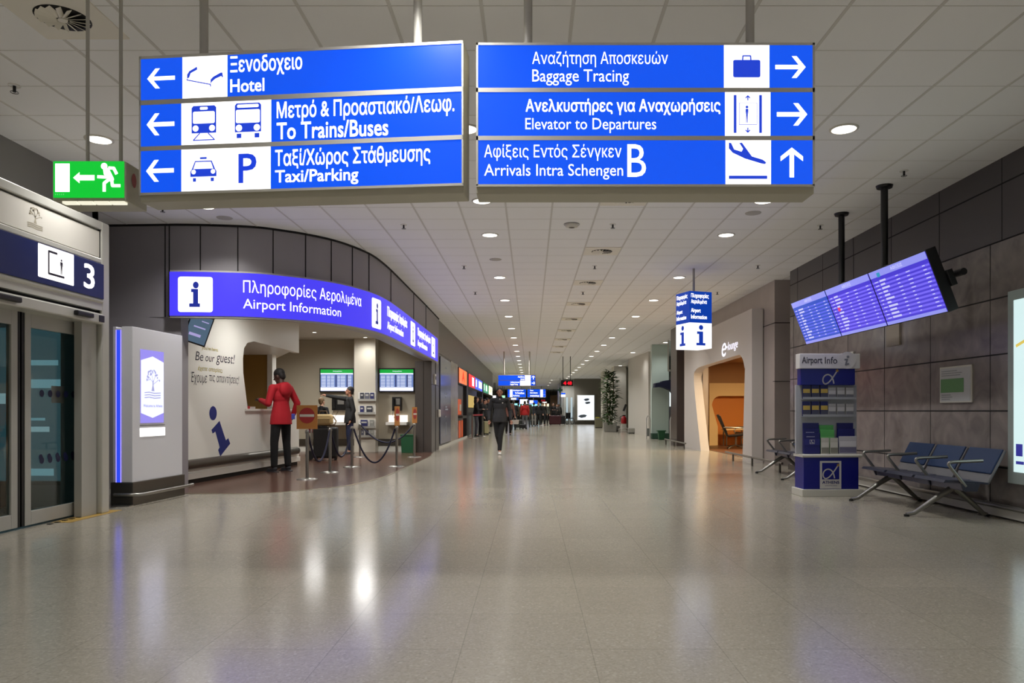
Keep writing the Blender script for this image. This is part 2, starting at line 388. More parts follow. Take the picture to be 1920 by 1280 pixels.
struct('wall_lounge_inside', g, M('lounge_beige', (190, 150, 105), .6))
struct('floor_lounge', MB().box(5.0, 9.2, 15.2, 24.0, .001, .006), LBR)
YL = 23.6                                            # cream panel with the rounded orange niche
g = MB(); x0 = PX(1330, YL); nx = PX(1335, YL); nz1 = PZ(742, YL); zt = PZ(718, YL)
g.box(x0, 9.2, YL, 24, nz1, zt).box(x0, nx, YL, 24, 0, nz1)
g.prism([(nx, nz1)] + [(nx+.26-.26*sin(pi/2*i/10), nz1-.3+.3*cos(pi/2*i/10)) for i in range(10, -1, -1)], (0,YL,0), (1,0,0), (0,0,1), (0,.4,0))
g.prism([(nx, nz1-.3), (nx, .0), (PX(1346,YL), 0), (PX(1346,YL), .6)], (0,YL,0), (1,0,0), (0,0,1), (0,.4,0))
struct('trim_5', g, CRW)
struct('wall_lounge_niche', MB().box(nx, 9.2, YL+.25, YL+.4, 0, nz1), OR)
struct('column_lounge', MB().box(PX(1310,21.9), PX(1329,21.9), 21.9, 23.6, 0, 2.62), M('lounge_column', (122, 100, 86), .3, .4))
# hall beyond the lounge, right-hand side
WP = M('hall_white_wall', (205, 202, 192), .55); WG = M('hall_green_lit_wall', (196, 214, 206), .5)  # second colour: white wall with the greenish light put into its paint
def face_box(px0, px1, Y, D, z1=CEIL, z0=0): return MB().box(PX(px0, Y), PX(px1, Y), Y, Y+D, z0, z1)
struct('wall_right_panel', face_box(1222, 1254, 29.6, .3), WG)
struct('wall_right_rear', MB().box(9, 9.2, 24.2, 60, 0, CEIL).box(5.05, 9.2, 24.2, 24.4, 0, CEIL), M('shop_wall', (150, 160, 156), .5))
struct('wall_right_shop', MB().box(PX(1254,36), 9, 36, 36.2, 0, CEIL), M('shop_back_wall', (120, 128, 126), .5))
struct('wall_right_mid', MB().prism([(PX(1216,33), 33), (PX(1178,38), 38), (PX(1178,38)+.3, 38), (PX(1216,33)+.3, 33)], (0,0,0), (1,0,0), (0,1,0), (0,0,CEIL)), WP)
struct('column_right_mid', face_box(1151, 1174, 44, 1.2), WP)
struct('column_right_far', face_box(1130, 1150, 50, 1.2), WP)
struct('wall_right_far', MB().box(PX(1174,44)-.3, 9, 45.2, 45.5, 0, CEIL).box(PX(1150,50)-.3, 9, 51.2, 51.5, 0, CEIL), WP)
g = MB().box(PX(1077,61), 9, 61, 61.3, 0, CEIL); g.cur = 1; g.box(PX(1078,60.9), PX(1131,60.9), 60.9, 61, 0, .22)
struct('wall_alcove', g, [M('alcove_grey', (120, 116, 106), .4), STEELD])
struct('pillar_far', MB().box(PX(1056,62), PX(1077,62), 61.3, 75, 0, CEIL), M('far_pillar', (176, 174, 166), .45))
struct('wall_far', MB().box(-13, 14, 100, 100.3, 0, CEIL), M('far_wall', (128, 116, 96), .5))
# ================================================================ ceiling fittings
DL_RIM = M('downlight_rim', (226, 222, 212), .4); DL_LENS = M('downlight_lens', (255, 250, 240), .4, 0, 6.0); DL_CUP = M('downlight_reflector', (200, 198, 190), .25, .7)
def downlight(label, x, y, watts, group, z=CEIL, r=.11, cone=140):
    t = thing('ceiling_downlight', label, 'ceiling light', (x, y, z), 0, group)
    MB().lathe([(r, -.012), (r+.02, -.008), (r+.02, -.001), (r, -.001)], n=24).build('rim', DL_RIM, t)
    MB().lathe([(r-.004, -.010), (.001, -.010)][::-1], n=24).build('lens', DL_LENS, t)
    if watts:
        ld = bpy.data.lights.new('downlight_lamp', 'SPOT'); ld.energy = watts; ld.spot_size = R(cone); ld.spot_blend = .9; ld.shadow_soft_size = .09 if cone < 150 else .22; ld.color = (1, .985, .965)
        l = bpy.data.objects.new('lamp', ld); col.objects.link(l); l.parent = t; l.location = (0, 0, -.03)
    return t
GD = 'round ceiling downlights'
for k, y in enumerate((1.0, 3.9, 7.23, 9.6)):
    downlight('round downlight over the sliding doors, %s of that row' % ORD[k], -4.18, y, SPOT_W*(.3 if y < 5 else .5 if y < 8 else 1.1), GD)
rows = [-14, -11, -8, -5, -2, 1.2, 4.1, 6.96, 9.35, 11.15] + [14.7 + 3.03*i for i in range(16)]  # rows behind the camera are unseen, overdriven to brighten the ceiling by bounce
for k, y in enumerate(rows):
    e = SPOT_W * (2.4 if y < -1 else .75 if y < 4 else .72 if y < 8 else 1.0 if y < 20 else 1.25)
    downlight('round downlight in the middle row of the hall ceiling, %s from the near end' % (ORD[k] if k < 20 else 'twenty-%s' % ORD[k-20]), -.61, y, e, GD)
    downlight('round downlight in the row nearer the stone wall, %s from the near end' % (ORD[k] if k < 20 else 'twenty-%s' % ORD[k-20]), 2.92, y, e*(.6 if y < -1 else .45 if y < 8 else .8 if y < 12 else 1), GD)
for k, (x, y, e) in enumerate(((PX(685,19.55), 19.55, 70), (-3.7, 16.6, 420), (-4.1, 12.2, 210), (-5.3, 18.3, 330), (-6.4, 14.2, 70))):  # all but the pillar spot are added to brighten booth and clerk room
    t = downlight('small downlight in the booth ceiling, %s' % ('close to the lit pillar', 'added as fill over the rope posts', 'added as fill over the white counter front', 'added as fill in the rear corner', 'added as fill in the clerk room behind the counter')[k], x, y, e, 'booth ceiling downlights', 2.32 if k == 4 else 3.03, .05, 172)
downlight('small warm downlight in the lounge ceiling over the armchairs', 6.2, 21.5, 0, 'lounge downlights', 2.62, .06)
for (x, y, e, lb) in ((6.4, 20.3, 130, 'warm square lamp in the lounge ceiling near its rear wall'), (6.3, 17.4, 80, 'warm square lamp in the lounge ceiling near its entrance')):
    t = thing('lounge_lamp', lb, 'ceiling light', (x, y, 2.62), 0, 'lounge lamps')
    MB().box(-.2, .2, -.2, .2, -.02, -.001).build('lamp_panel', M('warm_lamp', (255, 214, 150), .4, 0, 4), t)
    ld = bpy.data.lights.new('lounge_lamp', 'AREA'); ld.energy = e; ld.size = .38; ld.color = (1, .72, .4)
    l = bpy.data.objects.new('lamp', ld); col.objects.link(l); l.parent = t; l.location = (0, 0, -.03)
# wall-washing spots over the white columns and the shop on the right
for (x, y, e, c, lb) in ((PX(1163,43.4), 43.4, 30, (1,.95,.8), 'spot lamp over the wide white column'), (PX(1140,49.3), 49.3, 30, (1,.95,.8), 'spot lamp over the farther white column'),
                         (5.2, 28.7, 60, (.85,1,.95), 'cool spot lamp over the green-lit white wall panel'), (4.6, 33.6, 60, (1,.96,.85), 'spot lamp over the white wall behind the extinguisher'), (7.2, 31.5, 120, (.85,1,.98), 'cool lamp over the shop counter')):
    downlight(lb, x, y, e, 'wall washing spots')['group'] = 'wall washing spots'

DIFF = M('diffuser_plate', (236, 231, 218), .5); DIFD = M('diffuser_slot', (26, 24, 22), .7)
def diffuser(label, x, y):
    t = thing('air_diffuser', label, 'air vent', (x, y, CEIL), 0, 'swirl air diffusers in the ceiling')
    MB().box(-.29, .29, -.29, .29, -.012, 0).build('plate', DIFF, t, .004)
    MB().lathe([(.001, -.014), (.17, -.014), (.17, -.011), (.001, -.011)], n=32).build('swirl_opening', DIFD, t)
    for k in range(16):
        a = 2*pi*k/16
        MB().obox((.1*cos(a), .1*sin(a), -.022), (.12, .034, .003), Matrix.Rotation(a, 3, 'Z') @ Matrix.Rotation(R(32), 3, 'X')).build('vane', DIFF, t)
    MB().cyl((0,0,-.03), (0,0,-.012), .03, n=16).build('hub', DIFF, t)
diffuser('square swirl air diffuser above the green exit sign', -3.12, 4.98)
for k in range(9): diffuser('square swirl air diffuser in the hall ceiling, %s after the big overhead signs' % ORD[k], 1.17, 9.25 + 3.03*k)
def sprinkler(k, px, py):
    y = F*(CEIL-CH)/(HY-py); x = PX(px, y)
    t = thing('ceiling_sprinkler', k, 'sprinkler', (x, y, CEIL), 0, 'ceiling sprinklers')
    MB().lathe([(.045, -.006), (.045, 0)], n=16).build('cover_plate', DL_RIM, t)
    MB().cyl((0,0,-.006), (0,0,-.055), .012, n=8).lathe([(.03, -.06), (.03, -.054)], n=10).build('head', BLACK, t)
for lb, px, py in (('ceiling sprinkler left of the exit sign rods', 27, 160), ('ceiling sprinkler under the overhead sign, above the booth wall', 305, 389), ('ceiling sprinkler above the curved end of the booth', 757, 421),
    ('ceiling sprinkler over the middle of the hall left of the second light', 870, 498), ('ceiling sprinkler between the first and second air diffusers', 1149, 420), ('ceiling sprinkler just past the second air diffuser', 1115, 498),
    ('ceiling sprinkler above the flight screens', 1695, 320), ('ceiling sprinkler right of the information cube rod', 1421, 497), ('ceiling sprinkler near the lounge corner', 1345, 547), ('ceiling sprinkler left of the flight screen poles', 1538, 422),
    ('ceiling sprinkler left of the lights, level with the third diffuser', 891, 547), ('ceiling sprinkler past the third air diffuser', 1093, 547)): sprinkler(lb, px, py)
def ceil_pt(px, py): y = F*(CEIL-CH)/(HY-py); return PX(px, y), y
x, y = ceil_pt(1072, 420)
t = thing('smoke_detector', 'round smoke detector on the ceiling just past the big overhead sign', 'smoke detector', (x, y, CEIL))
MB().lathe([(.04, -.05), (.085, -.04), (.1, -.02), (.1, 0)], n=24).build('housing', WHITE, t); MB().lathe([(.112, -.008), (.112, 0)], n=24).build('base_ring', M('grey_ring', (110,108,104), .5), t)
for lb, px, py in (('flat round loudspeaker grille in the ceiling right of the big sign', 1412, 399), ('flat round loudspeaker grille in the ceiling over the booth front', 421, 408), ('flat round loudspeaker grille in the ceiling over the booth curve', 929, 486)):
    x, y = ceil_pt(px, py)
    t = thing('ceiling_speaker', lb, 'loudspeaker', (x, y, CEIL), 0, 'ceiling loudspeakers')
    MB().lathe([(.001, -.009), (.1, -.009), (.105, -.004), (.105, 0)], n=24).build('grille', M('speaker_grille', (186, 183, 176), .7), t)
# ================================================================ signs
def on(fc, px0, py0, px1, py1):
    """pixel rectangle -> plane rectangle on a face (left, bottom, right, top)"""
    a0, b1 = fc.px(px0, py0); a1, b0 = fc.px(px1, py1); return a0, b0, a1, b1
def poly_in(r, pts): return [(r[0]+(r[2]-r[0])*u, r[1]+(r[3]-r[1])*v) for u, v in pts]
ARROW_L = [(0,.5),(.3,1),(.46,1),(.23,.6),(1,.6),(1,.4),(.23,.4),(.46,0),(.3,0)]
ARROW_R = [(1-u, v) for u, v in ARROW_L]
ARROW_U = [(v, 1-u) for u, v in ARROW_L]
def pict_train(m, r, y):
    q = lambda p: poly_in(r, p)
    m.cur = 0; m.flat(q([(.08,.2),(.92,.2),(.92,.94),(.86,1),(.14,1),(.08,.94)]), y)
    m.stroke(q([(.36,.2),(.14,.0),(.86,.0),(.64,.2)]), (r[2]-r[0])*.035, y)
    m.cur = 1; m.rect(*q([(.13,.48)])[0], *q([(.87,.83)])[0], y-.0012, .01); m.rect(*q([(.37,.88)])[0], *q([(.63,.96)])[0], y-.0012, .006)
    for u in (.22, .78): c = q([(u,.34)])[0]; m.disc(*c, .09*(r[3]-r[1]), y-.0012)
def pict_bus(m, r, y):
    q = lambda p: poly_in(r, p)
    m.cur = 0; m.flat(q([(.06,.17),(.94,.17),(.94,.94),(.88,1),(.12,1),(.06,.94)]), y)
    for u in (.12, .72): m.rect(*q([(u,0)])[0], *q([(u+.16,.13)])[0], y)
    m.cur = 1; m.rect(*q([(.1,.43)])[0], *q([(.9,.81)])[0], y-.0012, .01); m.rect(*q([(.14,.87)])[0], *q([(.86,.96)])[0], y-.0012, .008)
    for u in (.2, .8): c = q([(u,.29)])[0]; m.disc(*c, .095*(r[3]-r[1]), y-.0012)
def pict_taxi(m, r, y):
    q = lambda p: poly_in(r, p)
    m.cur = 0; m.flat(q([(.0,.2),(1,.2),(1,.42),(.95,.5),(.82,.85),(.18,.85),(.05,.5),(0,.42)]), y); m.rect(*q([(.37,.92)])[0], *q([(.63,1)])[0], y)
    for u in (.1, .78): m.rect(*q([(u,0)])[0], *q([(u+.12,.15)])[0], y)
    m.cur = 1; m.flat(q([(.12,.52),(.88,.52),(.79,.8),(.21,.8)]), y-.0012)
    for u in (.13, .87): c = q([(u,.4)])[0]; m.disc(*c, .095*(r[3]-r[1]), y-.0012)
def pict_bed(m, r, y):
    q = lambda p: poly_in(r, p); h = r[3]-r[1]; m.cur = 0
    m.flat(q([(0,.42),(.0,.62),(.06,.78),(.28,.98),(.29,.84),(.1,.68),(.06,.48)]), y)
    m.flat(q([(.66,.1),(.67,.34),(.74,.46),(.97,.66),(1.0,.5),(.8,.36),(.7,.22)]), y)
    m.stroke(q([(0,.42),(0,.36),(.66,.1),(.67,0)]), h*.05, y); m.stroke(q([(.98,.64),(1,.42)]), h*.07, y)
def pict_case(m, r, y):
    q = lambda p: poly_in(r, p); h = r[3]-r[1]; m.cur = 0
    m.rect(r[0], r[1], r[2], r[1]+h*.78, y, h*.08); m.stroke(q([(.35,.78),(.36,.96),(.64,.96),(.65,.78)]), h*.06, y)
def man2d(m, q, h, y):
    c = q([(.5,.92)])[0]; m.disc(*c, h*.08, y); m.flat(q([(.3,.82),(.7,.82),(.75,.5),(.68,.5),(.64,.68),(.62,.0),(.53,.0),(.5,.42),(.47,.0),(.38,.0),(.36,.68),(.32,.5),(.25,.5)]), y)
def pict_lift(m, r, y):
    q = lambda p: poly_in(r, p); W_ = r[2]-r[0]; m.cur = 0
    for u in (0, .9): m.rect(*q([(u,0)])[0], *q([(u+.1,1)])[0], y)
    m.stroke(q([(.2,.22),(.2,.79),(.82,.79),(.82,.22),(.2,.22),(.2,.3)]), W_*.018, y)
    r2 = (*q([(.36,.27)])[0], *q([(.58,.72)])[0]); man2d(m, lambda p: poly_in(r2, p), r2[3]-r2[1], y)
    for v0, v1, d in ((.86,.98,1), (.14,.02,-1)):
        m.stroke(q([(.5,v0),(.5,v1)]), W_*.04, y); m.stroke(q([(.42,v1-.06*d),(.5,v1),(.58,v1-.06*d)]), W_*.04, y)
def pict_plane(m, r, y):
    q = lambda p: poly_in(r, p); m.cur = 0
    m.flat(q([(0,1),(.06,.99),(.14,.81),(.33,.75),(.37,.83),(.27,.99),(.34,1),(.6,.62),(.88,.53),(.97,.46),(.95,.41),(.86,.42),(.42,.56),(.1,.72),(.0,.84)]), y)
    m.rect(*q([(0,0)])[0], *q([(1,.09)])[0], y)
def tree2d(m, r, y, lw):
    q = lambda p: poly_in(r, p); W_ = r[2]-r[0]
    m.flat(q([(.42,.28),(.6,.28),(.54,.45),(.55,.62),(.49,.62),(.48,.45)]), y)
    for a, b in (((.52,.55),(.25,.75)), ((.52,.58),(.42,.88)), ((.53,.58),(.7,.85)), ((.53,.5),(.85,.66)), ((.38,.66),(.2,.62))): m.stroke(q([a, b]), lw, y)
    rr = random.Random(3)
    for k in range(26):
        a = rr.uniform(0, pi); d = rr.uniform(.6, 1); c = q([(.5+.42*d*cos(a), .62+.34*d*sin(a))])[0]; m.disc(*c, W_*.035, y, 7)
    for v in (.22, .14, .06): m.stroke(q([(.04,v),(.3,v+.02),(.6,v-.01),(.96,v+.01)]), lw*1.6, y)
def big_sign(name, label, fc, px_rows, frame_px, rods, depth, bands):
    """hanging sign of three lit bands; fc: front plane, all pixel rectangles read on it"""
    t = thing(name, label, 'overhead sign', fc.o, 0, 'lit overhead direction signs', fc.mat3())
    a0, b0, a1, b1 = on(fc, *frame_px)
    g = MB(); g.box(a0, a1, .004, depth, b0, b1)
    g.build('housing', HOUS, t, .006)
    g = MB(); tk = .012                                       # front frame with two cross bars
    rr = [on(fc, *p) for p in px_rows]
    g.box(a0, rr[0][0], -.008, .01, b0+.045, b1).box(rr[0][2], a1, -.008, .01, b0+.045, b1)
    zs = [b1, rr[0][3]]; g.box(a0, a1, -.008, .01, rr[0][3], b1)
    for i in range(2): g.box(a0, a1, -.008, .01, rr[i+1][3], rr[i][1])
    g.box(a0, a1, -.008, .01, b0+.04, rr[2][1]); g.build('front_frame', ALU, t)
    for r_, (boxes, lines, picts, arrow) in zip(rr, bands):
        p = MB().box(r_[0], r_[2], -.004, .003, r_[1], r_[3]).build('band', SIGNB, t)
        for bx in boxes:
            x = on(fc, *bx); MB().box(x[0], x[2], -.0055, -.004, max(x[1], r_[1]), min(x[3], r_[3])).build('white_field', LITW, p)
        for (fn, q) in picts:
            m = MB(); fn(m, on(fc, *q), -.007); m.build('pictogram', [PICB, LITW], p)
        for (s_, q, bold) in lines:
            m = MB(); text(m, s_, *on(fc, *q), -.006, bold); m.build('lettering', LITW, p)
        pts, q = arrow; m = MB().flat(poly_in(on(fc, *q), pts), -.006); m.build('arrow', LITW, p)
    for px in rods:
        a = fc.px(px, 100)[0]; MB().cyl((a, depth/2, b1-.01), (a, depth/2, CEIL - fc.o.z), .026, n=16).build('mounting_rod', M('grey_rod', (176,173,164), .45, .05), t)
    return t
fR = Face((PX(895,4.4), 4.4, 2.43), (1,0,0), (0,0,1))
pl, pr = Vector((PX(263,4.6), 4.6, 0)), Vector((PX(868,4.4), 4.4, 0))
fL = Face((pl.x, pl.y, 2.43), (pr-pl), (0,0,1))
big_sign('overhead_sign', 'long lit blue sign with three white left arrows for hotel, trains, buses, taxi and parking', fL,
    [(265,112,866,163),(265,198,866,253.6),(264,284,866,343.6)],
    (262,107,869,361), (367, 776), .19, [
    ([(343,99,427,184)], [('Ξενοδοχειο', (433,107,567,138), .012), ('Hotel', (433,150,496,171), .014)], [(pict_bed, (352,126,418,162))], (ARROW_L, (277,130,329,165))),
    ([(341,180,509,272)], [('Μετρό & Προαστιακό/Λεωφ.', (520,191,852,217), .012), ('To Trains/Buses', (520,231,728,254), .014)], [(pict_train, (356,200,411,262)), (pict_bus, (438,195,494,258))], (ARROW_L, (276,214,328,253))),
    ([(341,275,508,359)], [('Ταξί/Χώρος Στάθμευσης', (517,281,807,310), .012), ('Taxi/Parking', (517,320,672,345), .014)],
       [(pict_taxi, (358,296,407,340)), (lambda m, r, y: text(m, 'P', *r, y, .012), (449,290,481,342))], (ARROW_L, (275,301,327,340)))])
big_sign('overhead_sign', 'long lit blue sign for baggage tracing, elevators and arrivals with right and up arrows', fR,
    [(896.5,85.5,1523,165.5),(897,173.5,1524,255.5),(897,263.5,1525,346)], (893,81,1527,363), (990, 1415), .19, [
    ([(1357,84,1442,167)], [('Αναζήτηση Αποσκευών', (998,97,1252,127), .0), ('Baggage Tracing', (998,131,1179,161), .0)], [(pict_case, (1374,104,1425,146))], (ARROW_R, (1453,106,1510,147))),
    ([(1359,173,1444,256)], [('Ανελκυστήρες για Αναχωρήσεις', (986,186,1350,216), .014), ('Elevator to Departures', (985,222,1230,250), .0)], [(pict_lift, (1375,179,1428,250))], (ARROW_R, (1456,194,1513,236))),
    ([(1360,263,1445,346)], [('Αφίξεις Εντός Σένγκεν', (908,271,1165,302), .0), ('Arrivals Intra Schengen', (908,308,1168,337), .0), ('B', (1176,271,1211,332), .0)], [(pict_plane, (1366,268,1438,336))], (ARROW_U, (1463,277,1505,333)))])
# ---- emergency exit sign
fE = Face((PX(98,4.6), 4.6, 2.4), (1,0,0), (0,0,1))
t = thing('exit_sign', 'green lit emergency exit box with running figure hanging on two rods', 'exit sign', fE.o)
a0, b0, a1, b1 = on(fE, 98, 302, 235, 376)
g = MB().box(a0, a1, .003, .26, b0, b1); g.build('housing', HOUS, t, .004)
r_ = on(fE, 100.5, 302.5, 232.5, 370.5); p = MB().box(r_[0], r_[2], -.003, .004, r_[1], r_[3]).build('green_panel', M('lit_green', (8, 196, 52), .3, 0, 1.0), t)
m = MB(); m.rect(*on(fE, 104.5, 307, 131.5, 360), -.005); MB_W = m
r2 = on(fE, 138, 323, 178, 344); m.flat(poly_in(r2, [(0,.5),(.3,1),(.3,.74),(1,.74),(1,.26),(.3,.26),(.3,0)]), -.005)
q = lambda *pp: [fE.px(80 + x/10.667, 280 + y_/10.667) for x, y_ in pp]
c = q((1238,340))[0]; m.disc(*c, .02, -.005); s_ = .019
m.stroke(q((1320,375),(1430,380),(1490,500)), s_, -.0051); m.stroke(q((1290,560),(1100,550)), s_, -.0052)
m.flat(q((1215,380),(1330,375),(1430,580),(1435,620),(1380,660),(1310,610),(1290,570),(1230,500)), -.0053)
m.stroke(q((1340,600),(1240,680),(1240,850)), s_*1.05, -.0054); m.stroke(q((1390,610),(1405,730),(1565,730)), s_*1.0, -.0055)
m.build('running_figure_and_arrow', LITW, p)
m = MB(); text(m, '• • • • •', *on(fE, 104.5, 363, 121, 366.5), -.005); m.build('small_print', M('pale_green', (120, 220, 140), .3, 0, .8), p)
for k in range(4): x0 = a0 + .055 + k*.098; MB().box(x0, x0+.088, .01, .05, b0-.014, b0+.002).build('lower_lens', M('lens_strip', (255, 250, 225), .3, 0, .9), t)
MB().add([(a1+.001, .1+.028*cos(2*pi*i/20), b1-.09+.045*sin(2*pi*i/20)) for i in range(20)], [tuple(range(20))]).build('red_label', M('dull_red', (150, 40, 38), .5), t)
for px in (141, 205): a = fE.px(px, 200)[0]; MB().cyl((a, .13, b1-.01), (a, .13, CEIL-fE.o.z), .011, n=10).build('mounting_rod', M('grey_rod', (176,173,164), .45, .05), t)
# ---- hanging four-sided information cube
yq = 13.5; xc = PX(1293, yq)
t = thing('information_cube', 'hanging lit box sign, blue above white, with a big blue letter i on each face', 'hanging sign', (xc, yq, 0))
r0 = (PX(1336,yq) - xc)*1.06; ang = R(20)
exr = Vector((cos(ang), sin(ang), 0)); exl = Vector((-sin(ang), cos(ang), 0)) # right face runs along exr, left face along exl
L1 = .47; c0 = Vector((0,0,0)); zb, zt, zm = 2.24, 3.27, 2.70
corners = [c0, c0+exr*L1, c0+exr*L1+exl*L1, c0+exl*L1]
def cube_block(name, z0, z1, mat):
    vs = [(p.x,p.y,z0) for p in corners] + [(p.x,p.y,z1) for p in corners]
    return MB().add(vs, [(3,2,1,0),(4,5,6,7),(0,1,5,4),(1,2,6,5),(2,3,7,6),(3,0,4,7)]).build(name, mat, t, .004)
cube_block('blue_half', zm, zt, M('cube_blue', (12, 62, 170), .3, 0, .9)); cube_block('white_half', zb, zm, M('cube_white', (250, 250, 252), .3, 0, 1.1))
CI = M('cube_i', (20, 60, 180), .3, 0, .8)
def big_i(m, r, y):
    q = lambda p: poly_in(r, p); c = q([(.52,.88)])[0]; m.disc(*c, (r[3]-r[1])*.12, y)
    m.flat(q([(.08,.68),(.74,.68),(.74,.12),(1,.12),(1,0),(0,0),(0,.12),(.3,.12),(.3,.56),(.08,.56)]), y)
for (o_, ex_) in ((corners[0], exr), (corners[3], -exl), (corners[1], exl), (corners[2], -exr)):
    rm = Matrix.Rotation(math.atan2(ex_.y, ex_.x), 4, 'Z'); T = Matrix.Translation(o_) @ rm
    m = MB(); big_i(m, (.14, zb+.05, .33, zb+.42), -.003); o = m.build('letter', CI, t); o.matrix_local = T
    m = MB()
    for s_, z in (('Πληροφορίες', zt-.115), ('Αερολιμένα', zt-.22), ('Airport', zt-.385), ('Information', zt-.5)):
        wd = {'Πληροφορίες': .37, 'Αερολιμένα': .33, 'Airport': .2, 'Information': .33}[s_]; text(m, s_, .03, z-.02*('ρ' in s_ or 'p' in s_), .03+wd, z+.075, -.003, .012)
    o = m.build('lettering', LITW, t); o.matrix_local = T
MB().cyl((*(corners[0]+exr*L1/2+exl*L1/2).xy, zt), (*(corners[0]+exr*L1/2+exl*L1/2).xy, CEIL), .022, n=12).build('mounting_rod', M('grey_rod', (176,173,164), .45, .05), t)
# ---- curved lit sign of the information booth
SA, SB = offs(.115), offs(.015); i0 = min(range(len(SA)), key=lambda i: abs(VPX+F*SA[i].x/SA[i].y-314)); i1 = min(range(len(SA)), key=lambda i: abs(SA[i].y-20.0))
SA, SB, SN = SA[i0:i1+1], SB[i0:i1+1], FN[i0:i1+1]
arc = [0.]
for a, b in zip(SA, SA[1:]): arc.append(arc[-1] + (b-a).length)
def arc_pt(u, out=0.):
    for k in range(len(SA)-1):
        if u <= arc[k+1] or k == len(SA)-2:
            f_ = (u-arc[k])/(arc[k+1]-arc[k]); n_ = (SN[k].lerp(SN[k+1], f_)).normalized(); return SA[k].lerp(SA[k+1], f_) + n_*out
def arc_px(px):
    lo, hi = 0., arc[-1]
    for _ in range(50):
        md = (lo+hi)/2; p = arc_pt(md)
        if VPX + F*p.x/p.y < px: lo = md
        else: hi = md
    return lo
t = thing('booth_sign', 'long curved violet-blue lit sign band reading Airport Information over the booth', 'sign', (0,0,0))
zb, zt = 2.40, 3.06
wall_strip(MB(), [p - n*.012 for p, n in zip(SA, SN)], SB, zb, zt).build('housing', HOUS, t)
wall_strip(MB(), SA, [p - n*.01 for p, n in zip(SA, SN)], zb+.025, zt-.025).build('lit_face', SIGNB2, t)
def warp_out(d): return lambda x, y_, z: (lambda p: (p.x, p.y, z))(arc_pt(x, d))
def warped_poly(mb, pts, d, sub=6):
    out = []
    for (x0, z0), (x1, z1) in zip(pts, pts[1:]+pts[:1]):
        for k in range(sub): out.append((x0+(x1-x0)*k/sub, z0+(z1-z0)*k/sub))
    w_ = warp_out(d); mb.add([w_(x, 0, z) for x, z in out], [tuple(range(len(out)))])
sq = (2.475, 2.965)
for k, (pa, pb) in enumerate(((334,399),(697,714),(770,778),(809,815.5))):
    u0, u1 = arc_px(pa), arc_px(pb)
    m = MB(); N_ = 24; wf = warp_out(.004); cz = lambda e: max(0., .035 - math.sqrt(max(0., .035**2 - max(0., .035-e)**2)))
    us = [u0 + (u1-u0)*(.5-.5*cos(pi*i/N_)) for i in range(N_+1)]; hs = [cz(min(u-u0, u1-u)) for u in us]
    m.add([wf(u, 0, sq[0]+h) for u, h in zip(us, hs)] + [wf(u, 0, sq[1]-h) for u, h in zip(us, hs)], [(i, i+1, N_+2+i, N_+1+i) for i in range(N_)]); p = m.build('information_square', LITW, t)
    m = MB(); W_ = u1-u0; r_ = (u0+W_*.33, sq[0]+.07, u0+W_*.64, sq[1]-.06); qq = lambda pp: poly_in(r_, pp)
    warped_poly(m, [(u0+W_*.52+W_*.085*cos(2*pi*i/20), r_[3]-.055+.048*sin(2*pi*i/20)) for i in range(20)], .008, 1)
    warped_poly(m, qq([(.17,.7),(.83,.7),(.83,.14),(1,.14),(1,0),(0,0),(0,.14),(.36,.14),(.36,.57),(.17,.57)]), .008, 1); m.build('letter', PICI, p)
for k, (g0, g1, e1) in enumerate(((456,677,639),(726,763,756),(783,807,801))):
    m = MB(); ua, ub, uc = arc_px(g0), arc_px(g1), arc_px(e1)
    text(m, 'Πληροφορίες Αερολιμένα', ua, 2.715, ub, 2.94, 0, 0 if k == 0 else .01, 0, warp_out(.004))
    text(m, 'Airport Information', ua, 2.495, uc, 2.675, 0, 0 if k == 0 else .01, 0, warp_out(.004)); m.build('lettering', LITW, t)
# ---- signs farther down the hall
def far_sign(label, Y, px0, px1, py0, py1, fields, texts, rods, rows_n=2):
    fc = Face((PX(px0,Y), Y, PZ(py1,Y)), (1,0,0), (0,0,1)); t = thing('overhead_sign', label, 'overhead sign', fc.o, 0, 'lit overhead direction signs')
    a0, b0, a1, b1 = on(fc, px0, py0, px1, py1)
    MB().box(a0-.02, a1+.02, .004, .2, b0-.03, b1+.02).build('housing', HOUS, t)
    for k in range(rows_n):
        h = (b1-b0)/rows_n; p = MB().box(a0, a1, -.004, .004, b0+h*k+.012, b0+h*(k+1)-.012).build('band', SIGNB, t)
    m = MB()
    for q in fields: m.rect(*on(fc, *q), -.008)
    if m.v: m.build('white_field', LITW, t)
    m = MB()
    for s_, q in texts: text(m, s_, *on(fc, *q), -.012, .02)
    if m.v: m.build('lettering', LITW, t)
    for px in rods: a = fc.px(px, 690)[0]; MB().cyl((a, .1, b1), (a, .1, CEIL-fc.o.z), .03, n=8).build('mounting_rod', M('grey_rod', (176,173,164), .45, .05), t)
    return t, fc
t, fc = far_sign('lit blue two-row sign hanging over the walking man in black', 33, 934.5, 1003.5, 703, 723, [(984,703.5,995,712.5),(975,713.5,995,722.5)], [('Αφίξεις', (971,705,983,708)), ('Arrivals', (976,709,983,712)), ('Αναζήτηση Αποσκευών', (957,715,974,718)), ('Baggage Tracing', (957,719,971,722))], (945, 993))
m = MB(); m.flat(poly_in(on(fc, 997, 704.5, 1003, 711), ARROW_U), -.012).flat(poly_in(on(fc, 997, 715, 1003, 721), ARROW_R), -.012); m.build('arrow', LITW, t)
far_sign('distant lit blue three-row sign with white fields on its left side', 78, 952, 986, 729.5, 744.5, [(956,730,961,744)], [('Ξενοδοχειο Hotel', (962,730.5,981,733)), ('To Trains/Buses', (966,735,983,738)), ('Taxi/Parking', (962,740.5,974,743))], (960, 978), 3)
